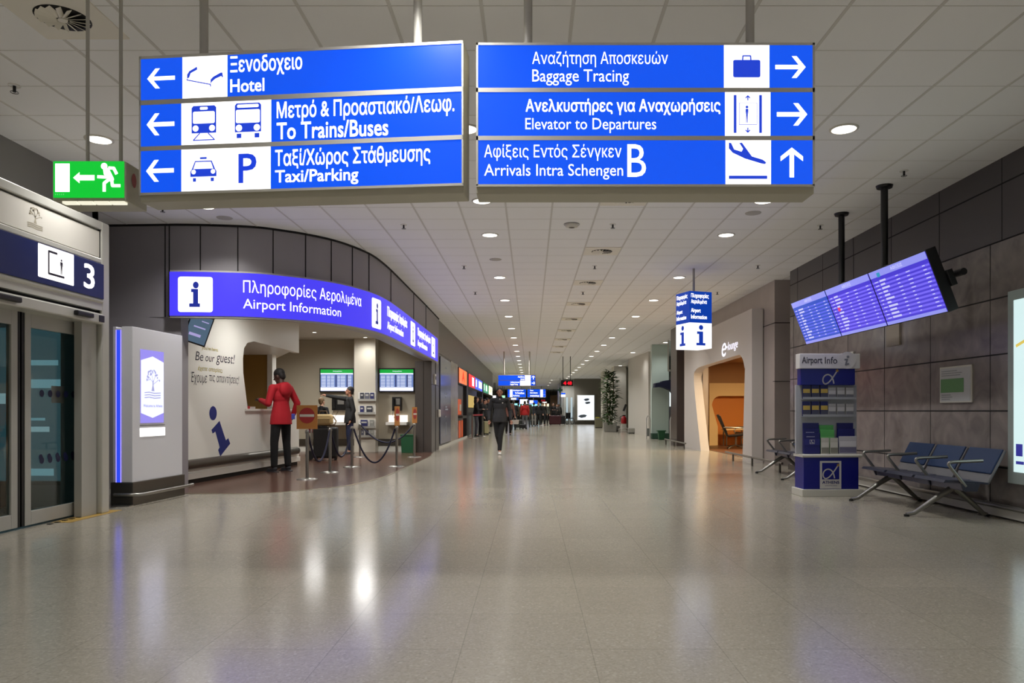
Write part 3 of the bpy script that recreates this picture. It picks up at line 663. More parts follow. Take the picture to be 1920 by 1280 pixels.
far_sign('distant lit blue three-row sign with a white column on its right side', 78, 989, 1023, 729.5, 744.5, [(1013,730,1018,744)], [('Baggage', (994,731,1000,733)), ('Elevator to Departures', (994,735,1008,738)), ('Arrivals Intra Schengen', (994,740,1011,744))], (996, 1015), 3)
far_sign('small distant lit sign low between the shop lights', 90, 958, 972, 745.8, 749.5, [(958,746,968,749)], [], (965,), 1)
far_sign('bright white lit sign hanging low in the distance left of the far screens', 86, 974, 990, 748, 757, [(975,748.5,989,756.5)], [], (982,), 1)
far_sign('small blue and white sign hanging in the distance over the crowd', 86, 992, 1008, 750, 757, [(993,750.5,1000,756)], [], (1000,), 1)
far_sign('small blue and white hanging sign right of the red clock in the distance', 58, 1052, 1060, 736, 744, [(1052,739.5,1060,744)], [], (1056,), 1)
# ---- red digital clock
Y = 36; fc = Face((PX(1052,Y), Y, PZ(723.5,Y)), (1,0,0), (0,0,1)); t = thing('digital_clock', 'black hanging clock with red lit digits over the far crowd', 'clock', fc.o)
a0, b0, a1, b1 = on(fc, 1052, 712.5, 1074.5, 723.5); MB().box(a0, a1, 0, .12, b0, b1).build('case', BLACK, t)
m = MB(); text(m, '4', *on(fc, 1056.5, 715, 1061.5, 721), -.004, .03); text(m, '4', *on(fc, 1064, 715, 1067.4, 721), -.004, .03); text(m, '0', *on(fc, 1068.4, 715, 1071.8, 721), -.004, .03); m.build('digits', M('red_led', (255, 20, 40), .4, 0, 1.6), t)
for px in (1055.5, 1069.5): a = fc.px(px, 700)[0]; MB().cyl((a, .06, b1), (a, .06, CEIL-fc.o.z), .016, n=8).build('mounting_rod', BLACK, t)
# ================================================================ sliding door facade (left)
FX = -4.58
fF = Face((FX, 8.12, 0), (0,1,0), (0,0,1))                 # seen from the hall: rightwards is +Y
t = thing('door_facade', 'pale metal facade of the sliding doors with blue band, lift symbol and number 3', 'door facade', (FX, 8.12, 0), pi/2)
def fy(px): return F*(-FX)/(VPX-px) - 8.12                  # local x of a pixel column on the facade
FAC = M('facade_metal', (196, 195, 186), .35, .25); FAD = M('facade_grey', (176, 175, 168), .45, .1)
x_end = 0.; x_in = -.14
g = MB().box(x_in, x_end, 0, .45, 0, 3.12); g.build('corner_post', FAC, t, .012)
MB().box(-.155, x_in, .02, .3, 2.03, 3.03).build('post_joint', JOINT, t)
MB().box(-5, x_in, 0, .4, 3.03, 3.12).build('top_rail', FAC, t, .01)
MB().box(-5, -.155, .02, .4, 2.735, 3.015).build('white_panel', WHITE, t, .004)
MB().box(-5, -.155, -.004, .4, 2.665, 2.725).build('upper_rail', FAC, t, .012)
bb = MB().box(-5, x_in, -.02, .3, 2.29, 2.66).build('blue_band', M('facade_blue', (5, 28, 92), .35), t, .003)
MB().cyl((-5, .02, 2.27), (x_in, .02, 2.27), .035, n=16).box(-5, x_in, .0, .4, 2.17, 2.26).build('lower_trim', FAC, t)
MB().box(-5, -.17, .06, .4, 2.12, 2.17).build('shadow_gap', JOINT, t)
MB().box(-5, -.155, -.03, .3, 2.02, 2.13).build('door_beam', FAC, t, .015)
fB = Face((FX+.02, 8.12, 0), (0,1,0), (0,0,1))
def onb(*q): a0, b0 = fB.px(q[0], q[3]); a1, b1 = fB.px(q[2], q[1]); return a0, b0, a1, b1
# lit pictogram and number: read on the foreshortened band, z from the band's own height
xa, xb = fB.px(71, 500)[0], fB.px(138, 510)[0]
m = MB(); m.rect(xa, 2.345, xb, 2.655, -.022, .01); m.build('lit_field', LITW, bb)
m = MB(); W_ = xb-xa
m.stroke([(xa+W_*.52, 2.61), (xa+W_*.28, 2.61), (xa+W_*.28, 2.40), (xa+W_*.72, 2.40)], .022, -.0235)
man2d(m, lambda p: poly_in((xa+W_*.55, 2.42, xa+W_*.72, 2.57), p), .15, -.0235); m.build('pictogram', M('pictogram_black', (30, 24, 40), .5), bb)
m = MB(); text(m, '3', fB.px(157.5, 520)[0], 2.365, fB.px(176.5, 520)[0], 2.61, -.022, .012); m.build('number', LITW, bb)
m = MB(); x1 = fF.px(54, 410)[0]; x2 = fF.px(85, 430)[0]
tree2d(m, (x1, 2.775, x2, 2.985), -.003, .006) if 0 else tree2d(m, (x1, 2.78, x2, 2.99), .0185, .006)
m.build('tree_emblem', M('faded_emblem', (168, 160, 140), .5), t)
for px0, px1 in ((132, 164), (-20, 27)):
    a, b = fF.px(px0, 590)[0], fF.px(px1, 590)[0]; MB().box(a, b, -.075, -.03, 2.055, 2.105).build('motion_sensor', BLACK, t, .012)
a, b = fF.px(180, 600)[0], fF.px(190, 600)[0]; MB().box(a, b, -.036, -.03, 2.04, 2.11).build('switch_plate', BLACK, t, .004)
MB().box(-.42, -.155, .05, .13, 0, 2.03).build('jamb_panel', FAD, t, .004)
# two sliding leaves
DXP = -4.74
def leaf(label, y0, y1, stile_near):
    t = thing('sliding_door', label, 'sliding door', (DXP, y0, 0), pi/2, 'sliding door leaves'); L_ = y1-y0
    s1, s2 = .085, .085
    MB().box(0, s1, 0, .05, .02, 2.03).build('stile', FAD, t, .004); MB().box(L_-s2, L_, 0, .05, .02, 2.03).build('stile', FAD, t, .004)
    MB().box(s1, L_-s2, 0, .05, .02, .15).build('bottom_rail', FAD, t, .004); MB().box(s1, L_-s2, 0, .05, 1.89, 2.03).build('top_rail', FAD, t, .004)
    MB().box(-.06 if stile_near else L_, 0 if stile_near else L_+.06, .005, .045, .02, 2.03).build('rubber_seal', RUBBER, t)
    p = MB().box(s1-.01, L_-s2+.01, .018, .028, .14, 1.9).build('glass_pane', GLASSD, t)
    DOT = M('door_dots', (8, 16, 62), .5)
    for row, z in ((0, 1.27), (1, .62)):
        m = MB()
        for k in range(5):
            u = s1 + .18 + (L_-2*s1-.25)*k/4.6; m.disc(u, z, .035, .0165, 16)
            if row: m.disc(u-.015, z+.03, .03, .0164, 16)
        m.build('dot_markers', DOT, p)
    return t
leaf('glazed sliding door leaf next to the white corner post', 7.0, 8.0, True)
leaf('glazed sliding door leaf cut by the left edge of the picture', 5.72, 6.9, False)
t = thing('tactile_strip', 'yellow floor strip with black studs in front of the sliding door', 'floor strip', (-4.62, 7.0, 0), pi/2)
MB().box(.35, 1.28, -.09, .1, .0005, .003).build('yellow_strip', M('yellow_strip', (168, 136, 62), .5), t)
for k in range(9): MB().box(.22+k*.115, .26+k*.115, .02, .06, .003, .008).build('stud', BLACK, t)
t = thing('added_vestibule_lamp', 'added cool strip lamp tinting the vestibule behind the sliding doors', 'lamp', (-6.8, 7.2, 2.298))  # added lamp, gives the vestibule its bluish light
MB().box(-.08, .08, -1.2, 1.2, -.06, 0).build('housing', WHITE, t); MB().box(-.06, .06, -1.15, 1.15, -.075, -.06).build('tube', M('cool_tube', (170, 225, 255), .3, 0, 3.0), t)
t = thing('vestibule_window', 'bluish lit window panel seen through the sliding doors', 'window', (-6.3, 8.59, 0))
MB().box(0, 1.05, -.05, 0, .25, 2.1).build('frame', STEELD, t); MB().box(.05, 1.0, -.056, -.05, .3, 2.05).build('pane', M('cool_window', (74, 112, 122), .2, 0, .55), t)  # pane glow stands in for the bluish light behind the doors
for z0, z1, x0, x1, k in ((1.36,1.46,.35,.95,0), (1.62,1.68,.4,.9,0), (.86,.92,.5,.8,1), (.99,1.02,.42,.75,0), (.36,.44,.4,.85,0), (1.18,1.3,.1,.3,1)): MB().box(x0, x1, -.06, -.056, z0, z1).build('reflection_bar', M('cool_glow_%d' % k, ((150,200,214),(190,220,228))[k], .3, 0, .65), t)  # glowing bars painted in for bluish reflections in the glass
t = thing('notice_sheet', 'pinkish paper notice stuck behind the glass of the sliding door', 'notice', (DXP-.04, 7.45, 1.18), pi/2)
MB().box(0, .2, 0, .004, 0, .17).build('sheet', M('pink_paper', (190, 150, 140), .6), t)
# ================================================================ welcome kiosk
t = thing('welcome_kiosk', 'tall white kiosk with lit screen and blue light channel beside the sliding doors', 'kiosk', (-4.62, 8.66, 0), pi/2 + R(-3.5))
KW = M('kiosk_white', (222, 222, 226), .4)
Lk, Zk0, Zk1 = 1.1, .27, 2.08
g = MB().box(0, Lk, 0, .13, Zk0, Zk1).box(0, Lk, .13, .2, Zk0, Zk1-.02); g.build('body', KW, t, .004)
MB().box(0.01, Lk, .2, .24, Zk0, Zk1).build('back_panel', KW, t, .004)
MB().box(-.003, .0, .132, .2, Zk0, Zk1-.04).build('light_channel', M('blue_channel', (44, 70, 226), .3, 0, 1.1), t)
for y in (.136, .192): MB().box(-.006, -.003, y-.004, y+.004, Zk0, Zk1-.04).build('light_edge', M('violet_edge', (170, 150, 255), .3, 0, 1.4), t)
g = MB().box(-.02, Lk+.03, -.02, .25, .0, Zk0); g.build('steel_base', STEELD, t, .006)
g = MB().tube([(-.03, .2, .13), (-.05, .02, .13), (-.02, -.09, .13), (.1, -.11, .13), (1.0, -.11, .13), (Lk+.1, -.09, .13)], .02, 10); g.build('bumper_rail', STEEL, t)
for x in (.25, .8): MB().cyl((x, -.11, .13), (x, 0, .1), .014, n=8).build('rail_bracket', STEEL, t)
MB().box(-.1, .0, -.02, .2, 0, .012).build('rail_foot', STEEL, t)
fK = Face((-4.62, 8.66, 0), (sin(R(3.5)), cos(R(3.5)), 0), (0,0,1))
a0, b1 = fK.px(263, 651); a1, b0 = fK.px(306.5, 794); b1 = 1.83; b0 = .955
SCV = M('screen_violet', (150, 140, 236), .3, 0, .95)
p = MB().box(a0, a1, -.004, .0, b0, b1).build('screen', SCV, t)
m = MB(); am = (a0+a1)/2; m.flat([(am, b1-.07), (a1-.005, b1-.13), (a1-.005, b0+.12), (am, b0+.06), (a0+.005, b0+.12), (a0+.005, b1-.13)], -.006); m.build('hexagon_field', LITP, p)
m = MB(); tree2d(m, (a0+.06, b0+.28, a1-.06, b1-.22), -.008, .007); m.build('tree_emblem', M('pale_emblem', (176, 178, 228), .3, 0, .8), p)
m = MB(); text(m, 'Welcome to Athens', a0+.05, b0+.19, a1-.04, b0+.225, -.008, .01); m.build('caption', M('pale_caption', (150, 152, 214), .3, 0, .7), p)
a0, _ = fK.px(262, 818); a1, _ = fK.px(309, 818); MB().box(a0, a1, -.004, 0, .795, .895).build('lit_label', LITW, t)
MB().box(a0, a1, -.002, 0, .925, .93).build('slot', JOINT, t)
# ================================================================ information booth
fC0, fC1 = Vector((-5.11, 10.95)), Vector((-4.73, 15.25)); ct = (fC1-fC0).normalized(); LC = (fC1-fC0).length
angC = math.atan2(ct.y, ct.x); fC = Face((fC0.x, fC0.y, 0), (ct.x, ct.y, 0), (0,0,1))
t = thing('information_counter', 'white counter wall with blue letter i and handwritten greeting, opening over its far end', 'counter', (fC0.x, fC0.y, 0), angC)
u_op = fC.px(459, 700)[0]; zc = 1.10; zh = 2.30; zr = 2.40
# front panel as one outline: solid wall with rounded opening towards its far end
th = .12
prof = [(0,.12), (LC,.12), (LC,zc), (u_op+.12,zc), (u_op+.03,zc+.35), (u_op-.05,1.75), (u_op-.06,2.0), (u_op-.02,2.18), (u_op+.1,2.28), (u_op+.35,2.33), (LC,zh-.02), (LC,3.0), (0,3.0)]
g = MB(); g.prism(prof, (0,0,0), (1,0,0), (0,0,1), (0,th,0)); g.build('front_panel', BOARD, t, .006)
MB().box(0, LC-.02, .03, .5, 0, .12).build('plinth', RUBBER, t)
MB().box(0, LC, -.03, .1, .075, .17).build('white_foot', BOARD, t, .006)
g = MB(); g.tube([(0,-.02,.30)] + [(LC-.3+.12*k/4, -.02+.0*k, .30) for k in range(5)] + [(LC-.1, .02, .30)], .075, 14); g.build('steel_bumper', STEELD, t)
MB().box(u_op+.0, LC, -.03, .62, zc-.005, zc+.035).build('counter_top', WHITE, t, .004)
MB().box(LC-.1, LC, th, .6, 0, zc-.005).build('end_panel', BOARD, t, .004)
m = MB()
def fpx(px0, py0, px1, py1):
    a0, b1 = fC.px(px0, py0); a1, b1b = fC.px(px1, py0); _, b0 = fC.px(px0, py1); _, b0b = fC.px(px1, py1); return a0, (b0+b0b)/2, a1, (b1+b1b)/2
text(m, 'Be', *fpx(366, 659, 381, 676), -.002, -.004, .2); text(m, 'our', *fpx(385, 668, 402, 678), -.002, -.004, .2); text(m, 'guest!', *fpx(405, 662, 440, 686), -.002, -.004, .2)
INK = M('dark_ink', (38, 36, 48), .6); m.build('greeting_lettering', INK, t); m = MB()
text(m, 'Έχουμε', *fpx(358, 698, 388, 722), -.002, -.004, .2); text(m, 'τις', *fpx(392, 703, 403, 717), -.002, -.004, .2); text(m, 'απαντήσεις!', *fpx(406, 702, 448, 722), -.002, -.004, .2)
m.build('greeting_lettering', INK, t)
m = MB(); text(m, "you're here.", *fpx(378, 650, 409, 659), -.002, .01, .2) ; text(m, 'έχετε απορίες;', *fpx(371, 688, 417, 698), -.002, .01, .2); m.build('yellow_lettering', M('yellow_ink', (206, 190, 104), .6), t)
m = MB(); wp = lambda x, y_: fC.px(320 + x/6.4, 740 + y_/6.4)
cx_, cz_ = wp(508, 220); ra = (wp(552,220)[0]-wp(463,220)[0])/2; rb = (wp(508,135)[1]-wp(508,305)[1])/2; m.disc(cx_, cz_, rb, -.002, 28, ra)
m.flat([wp(*p) for p in ((585,312),(488,420),(503,465),(535,440),(588,630),(568,660),(594,738),(714,585),(690,518),(662,545))], -.002)
m.build('letter_i_decal', M('decal_blue', (14, 34, 112), .45), t)
# room behind the opening: ochre partition, white reveal, roof slab
u_end = LC
OCH = M('ochre_partition', (150, 112, 46), .6)
struct('wall_booth_partition', MB().box(-7.3, PX(503,16.4), 16.4, 16.5, 0, 2.4), OCH)
struct('trim_6', MB().box(PX(502.5,16.35), PX(512,16.35), 16.3, 16.55, 0, 2.4), BOARD)
nC = Vector((-ct.y, ct.x))*.135; b0_, b1_ = fC0+nC, fC1+nC
g = MB().prism([tuple(b1_), (-6.9, 19.4), (-7.29, 19.4), (-7.29, 11), tuple(b0_)], (0,0,2.33), (1,0,0), (0,1,0), (0,0,.67))
struct('wall_booth_bulkhead', g, BOARD)
# lit displays on the back wall
def board_screen(label, px0, px1, py0, py1, Y):
    fc = Face((PX(px0,Y), Y, PZ(py1,Y)), (1,0,0), (0,0,1)); t = thing('flight_monitor', label, 'screen', fc.o, 0, 'flight monitors on the booth wall'); a0, b0, a1, b1 = on(fc, px0, py0, px1, py1)
    MB().box(a0, a1, 0, .09, b0, b1).build('bezel', BLACK, t, .004)
    p = MB().box(a0+.03, a1-.03, -.003, .002, b0+.035, b1-.035).build('screen', M('monitor_blue', (112, 136, 196), .3, 0, .85), t); e = .03; h = b1-b0-.07; W_ = a1-a0-.06; x0, z0 = a0+.03, b0+.035
    MB().box(x0, x0+W_, -.005, -.003, z0+h*.83, z0+h).build('green_header', M('monitor_green', (12, 168, 60), .3, 0, .9), p)
    MB().box(x0, x0+W_, -.005, -.003, z0, z0+h*.17).box(x0, x0+W_, -.005, -.003, z0+h*.77, z0+h*.83).build('white_footer', LITP, p)
    m = MB()
    for k in range(8):
        z = z0+h*(.2+.068*k)
        for u0, u1 in ((.03,.16),(.2,.3),(.32,.42),(.52,.6),(.62,.76),(.84,.95)): m.rect(x0+W_*u0, z, x0+W_*u1, z+h*.03, -.006)
    text(m, 'Αναχωρήσεις', x0+W_*.38, z0+h*.88, x0+W_*.66, z0+h*.95, -.006, .01); m.build('lettering', M('monitor_white', (226, 232, 250), .3, 0, .95), p)
    m = MB()
    for u in (.46, .8): m.rect(x0+W_*u, z0+h*.18, x0+W_*(u+.035), z0+h*.76, -.0065)
    m.build('column_bars', M('monitor_dark', (52, 62, 118), .3, 0, .6), p)
board_screen('green-topped flight monitor above the pointing man', 599, 664, 690, 735, YB-.1)
board_screen('green-topped flight monitor right of the white pillar', 710, 777, 690, 735, YB-.1)
def phone(label, px0, px1, py0, py1, Y, flip):
    fc = Face((PX(px0,Y), Y, PZ(py1,Y)), (1,0,0), (0,0,1)); t = thing('public_phone', label, 'telephone', fc.o, 0, 'telephones on the booth wall'); a0, b0, a1, b1 = on(fc, px0, py0, px1, py1); W_ = a1-a0
    MB().box(a0, a1, 0, .14, b0, b1).build('case', BLACK, t, .008); MB().box(a0+W_*.42, a1-W_*.12, -.006, 0, b0+(b1-b0)*.45, b1-.04).build('keypad', M('grey_keypad', (120,118,112), .4), t, .002)
    MB().tube([(a0+W_*.2, -.05, b0+.05), (a0+W_*.2, -.06, (b0+b1)/2), (a0+W_*.2, -.05, b1-.05)], .022, 10, radii=[.032,.02,.032]).build('handset', BLACK, t)
    MB().tube([(a0+W_*.2, -.05, b0+.03), (a0+W_*.1, -.06, b0-.1), (a0+W_*.25, -.06, b0-.2), (a0+W_*.45, -.04, b0-.05), (a0+W_*.5, .0, b0+.02)], .006, 8).build('cord', BLACK, t)
phone('black wall telephone behind the pointing man', 622, 648, 744, 769, YB-.16, 0)
phone('black wall telephone right of the brochure pillar', 735, 752, 744, 770, YB-.16, 1)
def lit_shelf(label, px0, px1, py0, py1, Y):
    fc = Face((PX(px0,Y), Y, PZ(py1,Y)), (1,0,0), (0,0,1)); t = thing('lit_shelf', label, 'shelf', fc.o, 0, 'lit writing shelves'); a0, b0, a1, b1 = on(fc, px0, py0, px1, py1)
    MB().box(a0-.03, a1+.03, -.06, .3, b0-.08, b0).build('shelf_board', BOARD, t, .004); MB().box(a0, a1, .2, .3, b0, b1).build('lit_panel', M('warm_white_light', (255, 240, 226), .3, 0, 1.3), t)
lit_shelf('white writing shelf with lit back panel beside the pointing man', 612, 646, 778, 791, YB-.3)
lit_shelf('white writing shelf with lit back panel under the right-hand telephone', 726, 761, 778, 791, YB-.3)
# brochure racks on the pillar
PAP = [M('brochure_grey', (96, 98, 112), .5), M('brochure_navy', (44, 46, 100), .5), M('brochure_pale', (160, 160, 152), .5), M('brochure_dark', (52, 54, 66), .5)]
Yr = 19.84
for row, (py0, py1, xs) in enumerate(((736,751,((675,682,3),(684,692,0),(694,701,1))), (761,776,((675,682,1),(687,698,3))), (787,802,((676,689,1),(693,701,2))), (806,819,((677,682,0),(685,691,3),(694,701,2))))):
    fc = Face((PX(671,Yr), Yr, PZ(py1,Yr)), (1,0,0), (0,0,1)); rn = ('topmost', 'second', 'third', 'lowest')[row]
    t = thing('brochure_rack', 'clear wall rack on the lit white pillar, %s of four' % rn, 'rack', fc.o, 0, 'brochure racks on the pillar'); a0, b0, a1, b1 = on(fc, 671, py0-1, 704, py1)
    MB().box(a0, a1, .04, .06, b0, b1).build('back_plate', BOARD, t); MB().box(a0, a1, -.02, .04, b0-.012, b0).box(a0, a1, -.022, -.02, b0, b0+.05).build('tray', M('tray_grey', (170, 168, 160), .3), t)
    for k, (p0, p1, mi) in enumerate(xs):
        q0, r0, q1, r1 = on(fc, p0, py0, p1, py1); b_ = MB().box(0, q1-q0, 0, .02, 0, r1-r0).build('brochure', PAP[mi], None, .002)
        b_.location = fc.o + Vector((q0, -.0, .0)); tag(b_, '%s leaflet pile in the %s pillar rack, %s from its left end' % (('grey','navy','pale','dark')[mi], rn, ORD[k]), 'brochure', 'leaflets in the pillar racks')
        tag(MB().box(.02, q1-q0-.02, -.002, 0, (r1-r0)*.6, (r1-r0)*.8).build('title_block', M('brochure_title', (190, 188, 180), .5), b_))
# things on the counter
def cpt(u, v, z): p = fC0 + ct*u + Vector((-ct.y, ct.x))*v; return (p.x, p.y, z)
t = thing('counter_terminal', 'dark low computer terminal on the white counter beside the man in red', 'computer', cpt(2.42, .3, zc+.035), angC)
MB().box(-.26, .26, -.1, .12, 0, .03).build('base', BLACK, t, .005); MB().obox((0,.02,.12), (.5,.04,.18), Matrix.Rotation(R(-12), 3, 'X')).build('display', BLACK, t, .006)
t = thing('pamphlet_stack', 'small red-edged stack of pamphlets at the near end of the counter opening', 'pamphlets', cpt(2.08, .06, zc+.035), angC)
MB().box(-.08, .07, -.06, .06, 0, .05).build('red_stack', M('pamphlet_red', (170, 40, 40), .5), t); MB().box(.09, .3, -.05, .07, 0, .04).build('pale_stack', M('pamphlet_pale', (190, 180, 172), .5), t)
# small tilted monitor under the sign
fc = Face((-4.83, 10.86, 2.2), Vector((.9, .42, -.28)), Vector((.33, .1, .94)))
t = thing('hanging_monitor', 'small tilted bluish monitor hanging under the left end of the booth sign', 'screen', fc.o, 0, None, fc.mat3())
MB().box(-.19, .13, .0, .08, -.14, .3).build('case', BLACK, t, .006); p = MB().box(-.17, .115, -.003, 0, -.12, .28).build('screen', M('monitor_teal', (96, 122, 146), .3, 0, .6), t)
m = MB(); m.rect(-.13, -.03, .03, .01, -.005); m.rect(-.02, .2, .08, .215, -.005); m.rect(-.1, .1, .06, .12, -.005); m.build('text_lines', M('monitor_lilac', (180, 170, 225), .3, 0, .8), p)
MB().obox((-.03,.14,.16), (.06,.14,.4)).build('bracket', BLACK, t)
# ================================================================ rope posts
def stanchion(label, x, y, z1, sign=None):
    t = thing('rope_post', label, 'rope post', (x, y, 0), 0, 'steel rope posts before the booth')
    MB().lathe([(.165, 0), (.165, .012), (.12, .022), (.03, .03)], n=32, caps=True).build('base', STEEL, t)
    MB().cyl((0,0,.02), (0,0,z1), .026, n=16).build('post', STEEL, t); MB().lathe([(.034, z1-.05), (.036, z1-.02), (.03, z1), (.012, z1+.012)], n=16, caps=True).build('rope_head', STEEL, t)
    if sign:
        s = MB().box(-.165, .165, -.012, .0, z1+.02, z1+.40).build('sign_board', M('orange_board', (192, 128, 60), .5), t); s.rotation_euler.z = sign
        m = MB(); m.disc(0, z1+.235, .125, -.014, 32); m.build('red_disc', M('traffic_red', (168, 44, 44), .5), s); m = MB(); m.rect(-.115, z1+.215, .115, z1+.255, -.016); m.build('white_bar', WHITE, s)
    return t
posts = {}
for k, lb, px, py, sg in (('a', 'steel rope post carrying the orange no-entry board facing the hall', 576, 899, .02), ('b', 'steel rope post in front of the black suitcase', 619, 886, None), ('c', 'steel rope post right of the black suitcase', 660, 876, None),
      ('d', 'steel rope post nearest the hall, its orange board seen edge-on', 744, 875, R(84)), ('e', 'steel rope post before the brochure pillar', 675, 857, None), ('f', 'steel rope post with an edge-on orange board by the dark pier', 777, 857, R(80))):
    y = YF(py); posts[k] = (PX(px, y), y, .79); stanchion(lb, *posts[k], sg)
def rope(label, a, b, sag):
    A, B = Vector(posts[a]), Vector(posts[b]); A.z -= .04; B.z -= .04; d = (B-A).normalized()*.035; A += d; B -= d
    m = MB().tube([A.lerp(B, k/20) - Vector((0,0,sag*4*(k/20)*(1-k/20))) for k in range(21)], .017, 10)
    o = m.build('barrier_rope', M('navy_rope', (24, 26, 52), .7), None); tag(o, label, 'rope', 'navy barrier ropes')
rope('dark blue rope sagging between the hall-side post and the post right of the suitcase', 'c', 'd', .66)
rope('dark blue rope sagging in front of the brochure pillar towards the dark pier', 'e', 'f', .40)
rope('dark blue rope sagging in front of the black suitcase', 'b', 'a', .5)
rope('dark blue rope between the two posts beside the suitcase', 'b', 'c', .5)
t = thing('waste_bin', 'green waste bin standing in the booth corner by the dark pier', 'bin', (PX(769,19.9), 19.55, 0)); BG = M('bin_green', (30, 84, 52), .45)
MB().obox((0,0,.23), (.3,.26,.46), None, 1.12).build('body', BG, t, .01); MB().box(-.18, .18, -.16, .16, .455, .485).build('rim', BG, t, .006)
t = thing('card_reader', 'small white wall box with dark display on the dark pier', 'wall box', (-2.62, 20.3, 1.82), pi/2)
MB().box(-.12, .12, -.04, 0, 0, .28).build('case', WHITE, t, .006); MB().box(-.08, .09, -.043, -.04, .13, .22).build('display', BLACK, t)
t = thing('wall_dispenser', 'round-edged pale wall dispenser on the grey panel beyond the booth', 'dispenser', (-2.62, 21.1, .92), pi/2)
MB().box(-.1, .1, -.07, 0, 0, .22).build('case', WHITE, t, .025)
# ================================================================ flight screens on the right
n0, n1 = Vector((3.90, 11.2, 2.716)), Vector((3.964, 7.5, 2.718)); b1_ = Vector((4.205, 7.5, 2.091))
ex = (n1-n0).normalized(); up = (b1_-n1); up = -(up - ex*up.dot(ex)).normalized(); H_ = (n1-b1_).length; LW_ = (n1-n0).length
fD = Face(n0 - up*H_, ex, up)
t = thing('flight_display', 'bank of three violet-blue flight screens hanging tilted on two black poles', 'flight screens', fD.o, 0, None, fD.mat3())
sw = LW_/3
SV = M('flight_screen', (66, 52, 206), .25, 0, .95); SVL = M('flight_row', (112, 98, 240), .25, 0, .95); SVH = M('flight_header', (142, 146, 236), .25, 0, .95); SVB = M('flight_blue', (36, 74, 190), .25, 0, .95)
for k in range(3):
    x0, x1 = sw*k, sw*(k+1)
    c = MB().box(x0+.002, x1-.002, 0, .11, 0, H_).build('case', BLACK, t, .004)
    s_ = MB().box(x0+.014, x1-.014, -.003, .0, .012, H_-.012).build('screen', SVB if k == 0 else SV, c)
    m = MB(); m.rect(x0+.014, H_-.09, x1-.014, H_-.012, -.005).rect(x0+.014, .012, x1-.014, .05, -.005); m.build('header_bar', SVH, s_)
    m = MB()
    for j in range(11): z = .075+j*(H_-.19)/11; m.rect(x0+.014, z, x1-.014, z+(H_-.19)/11*.5, -.0045)
    m.build('flight_row', SVL if k else M('flight_row_blue', (84, 98, 226), .25, 0, .95), s_)
    m = MB(); rr = random.Random(k)
    for j in range(11):
        z = .08+j*(H_-.19)/11
        m.rect(x0+.19, z, x0+.19+rr.uniform(.08,.2), z+.022, -.006)
        for u in (.06, .44, .62, .88): m.rect(x0+sw*u, z+.004, x0+sw*u+rr.uniform(.03,.09), z+.014, -.006)
    text(m, 'ΑΦΙΞΕΙΣ', x0+.5, H_-.07, x0+.75, H_-.03, -.006, .01); m.build('lettering', M('flight_white', (205, 205, 250), .25, 0, .9), s_).name = 'row_text'
    m = MB(); m.rect(x0+.18, H_*(.86 if k == 2 else .5), x0+.25, H_*(.86 if k == 2 else .5)+.05, -.0065)
    if k: m.build('status_mark', M('status_teal', (40, 150, 190), .3, 0, .9) if k == 2 else M('status_red', (220, 60, 120), .3, 0, .9), s_)
MB().box(.3, LW_+.03, .11, .17, H_*.35, H_*.6).build('back_beam', BLACK, t, .004)
MB().cyl((LW_+.0, .2, H_*.5), (LW_+.14, .2, H_*.5), .035, n=12).build('beam_end_knob', BLACK, t)
inv = fD.mat3().to_4x4().inverted() @ Matrix.Translation(-fD.o)
for px, py in ((1575, 400), (1655, 348)):
    y = F*(CEIL-CH)/(HY-py); x = PX(px, y)+.02
    zb = 2.35; A = inv @ Vector((x, y, CEIL)); Bp = inv @ Vector((x, y, zb)); p = MB().cyl(A, Bp, .04, n=16).build('ceiling_pole', BLACK, t)
    A2 = inv @ Vector((x, y, CEIL-.03)); MB().cyl(A, A2, .095, .085, n=20).build('ceiling_flange', BLACK, p)
    q0 = inv @ Vector((x, y, zb+.02)); MB().obox((q0.x, (q0.y+.13)/2, q0.z), (.12, abs(q0.y-.13)+.04, .14)).build('pole_bracket', BLACK, p)
# ================================================================ airport info stand
ys = 9.6; xs0, xs1 = PX(1507, ys), PX(1614, ys); ws = xs1-xs0
t = thing('info_stand', 'blue and grey Airport Info leaflet stand with white alpha emblem on its base', 'leaflet stand', (xs0, ys, 0), R(1.5))
zs = lambda py: PZ(py, ys)
SBL = M('stand_blue', (14, 22, 128), .35); SGR = M('stand_grey', (168, 170, 176), .4); SWH = M('stand_white', (206, 204, 202), .45)
MB().box(-.03, ws+.03, -.03, .34, 0, zs(917)).build('foot', ALU, t, .006)
p = MB().box(.0, ws-.02, 0, .3, zs(917), zs(857)).build('base_box', SBL, t, .004)
MB().tube([(-.03, -.02, zs(854)), (ws+.01, -.02, zs(854))], .022, 12).box(-.02, ws, -.02, .3, zs(857), zs(852)).build('shelf_rail', ALU, t)
MB().box(-.04, ws+.03, .16, .2, zs(852), zs(721)).build('back_panel', SGR, t, .004)
p2 = MB().box(.0, ws-.02, .1, .22, zs(721), zs(688)).build('blue_header', SBL, t, .004)
p3 = MB().box(-.03, ws+.03, .06, .2, zs(690), zs(662)).build('title_board', SWH, t, .006)
m = MB(); text(m, 'Airport', .0, zs(684), .265, zs(668), .058, .016); text(m, 'Info', .30, zs(681), .46, zs(668), .058, .004); m.build('title_lettering', M('title_grey', (88, 88, 98), .5), p3)
m = MB(); m.cur = 0; m.disc(.595, zs(674.5), .11, .057, 30); m.cur = 1; m.disc(.60, zs(668), .018, .055, 14); m.stroke([(.555, zs(673.5)), (.59, zs(673)), (.57, zs(683)), (.615, zs(681))], .022, .055); m.build('round_i_emblem', [SWH, M('emblem_grey', (120, 122, 128), .5)], p3)
